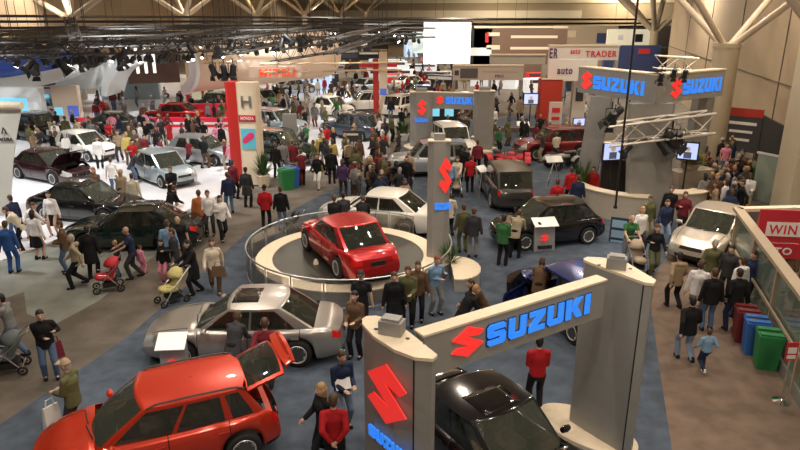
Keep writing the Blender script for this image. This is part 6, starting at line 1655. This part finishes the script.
# make any label left shared unique by its place within the zone
from collections import Counter
def nudge(items):
    cnt = defaultdict(list)
    for c in items: cnt[c[0]['label']].append(c)
    for k, L_ in cnt.items():
        if len(L_) < 2: continue
        L_.sort(key=lambda q: q[5])
        for i, c in enumerate(L_): c[0]['label'] = ' '.join((k.split(', ')[0] + ', ' + ['leftmost', 'second', 'third', 'fourth', 'fifth', 'sixth'][min(i, 5)] + ' such ' + c[4]).split()[:16])
nudge(CROWD)
for c in CROWD:
    w_ = c[0]['label'].split()
    if len(w_) > 16: c[0]['label'] = c[0]['label'].replace(f', {c[3]} hair', '').replace(' and ' + c[2], '')
nudge(CROWD)

if TMPS: bpy.data.scenes.remove(TMPS)
# ------------------------------------------------------------------ light
w = bpy.data.worlds.new('hall_air'); SC.world = w; w.use_nodes = True
w.node_tree.nodes['Background'].inputs[0].default_value = (1, .90, .78, 1); w.node_tree.nodes['Background'].inputs[1].default_value = .17
def lamp(kind, p, e, col, size=1., tgt=None, spot=60, blend=.5):
    l = bpy.data.lights.new('hall_or_fill_lamp', kind); l.energy = e; l.color = col
    if kind == 'AREA': l.shape = 'DISK'; l.size = size
    else: l.shadow_soft_size = size
    if kind == 'SPOT': l.spot_size = R(spot); l.spot_blend = blend
    o = bpy.data.objects.new('hall_or_fill_lamp', l); COL.objects.link(o); o.location = p
    if tgt is not None: o.rotation_euler = (Vector(tgt) - Vector(p)).to_track_quat('-Z', 'Y').to_euler()
    return o
WARM = (1, .86, .70); COOL = (.94, .98, 1.0)
for x in (-9, 0, 9):
    for y in (6, 16, 26, 38, 52):
        lamp('AREA', (x + (y % 4), y, 12.4), 300 if y > 10 else 210, WARM, .4)
for p in [(-18, 22), (-22, 32), (-12, 30), (-28, 42), (-16, 40), (-6, 38), (-34, 54), (-20, 52), (-8, 50), (-30, 66), (-14, 66), (0, 64)]:
    lamp('SPOT', (p[0], p[1] - 2, 11.5), 3900, COOL, .25, (p[0], p[1], 0), 80, .6)
for p in [(6, 74), (-8, 84), (10, 92), (-22, 84), (18, 70), (-40, 80), (4, 112), (22, 54), (-10, 110)]:
    lamp('AREA', (p[0], p[1], 12.3), 1500, (1, .88, .74), 1.2)
for tgt, e in [((-4, 14, 0), 420), ((-1.7, 19.5, 0), 500), ((-5, 9.5, 0), 300), ((2.5, 10.5, 0), 260), ((10.5, 21, 0), 500), ((6, 23, 0), 300)]:
    for dx, dy in ((-3, -4), (3.5, -1), (0, 3)):
        lamp('SPOT', (tgt[0] + dx, tgt[1] + dy, 10.5), e, (1, .92, .80), .10, tgt, 45, .5)
for i in range(6):
    for j in range(5): lamp('SPOT', (-9 + 3.6 * i + (j % 2) * 1.6, 7 + 4.6 * j, 10.8), 75, (1, .95, .86), .15, (-9 + 3.6 * i, 9 + 4.6 * j, 0), 70, .5)
for x, y in ((16, 24), (14, 40), (17, 33)): lamp('AREA', (x, y, 12.3), 300, WARM, .8)
for x, y, sx in [(-30, 70, 40), (10, 75, 30), (-20, 105, 50), (20, 110, 40), (0, 140, 70), (-25, 40, 26), (5, 45, 22)]:  # unseen up-facing lights added to brighten the dark ceiling
    o = lamp('AREA', (x, y, 9.2), 26 * sx * (2.2 if y > 90 else 1.2), (1, .80, .58), 6.0); o.rotation_euler = (math.pi, 0, 0)
for x, y in [(-50, 140), (-15, 146), (20, 150), (50, 150), (80, 150)]:  # fill lights added near the far wall to brighten it
    lamp('AREA', (x, y, 12.0), 2400, (1, .84, .64), 3.0, (x + 4, y + 24, 8.5))
# made-up spots pointing up, added to brighten roof and struts
for p in [(-30, 60), (0, 70), (-10, 40), (15, 60), (-35, 95), (10, 110), (-15, 120)]:
    lamp('SPOT', (p[0], p[1], 7.6), 700, WARM, .3, (p[0], p[1] + 3, 13), 140, .8)
# unseen fill lights behind the camera and out at the right
lamp('AREA', (4, -3, 11.5), 500, WARM, 2.5, (2, 12, 0)); lamp('AREA', (18, 14, 10), 120, WARM, 1.5, (19, 26, 5))
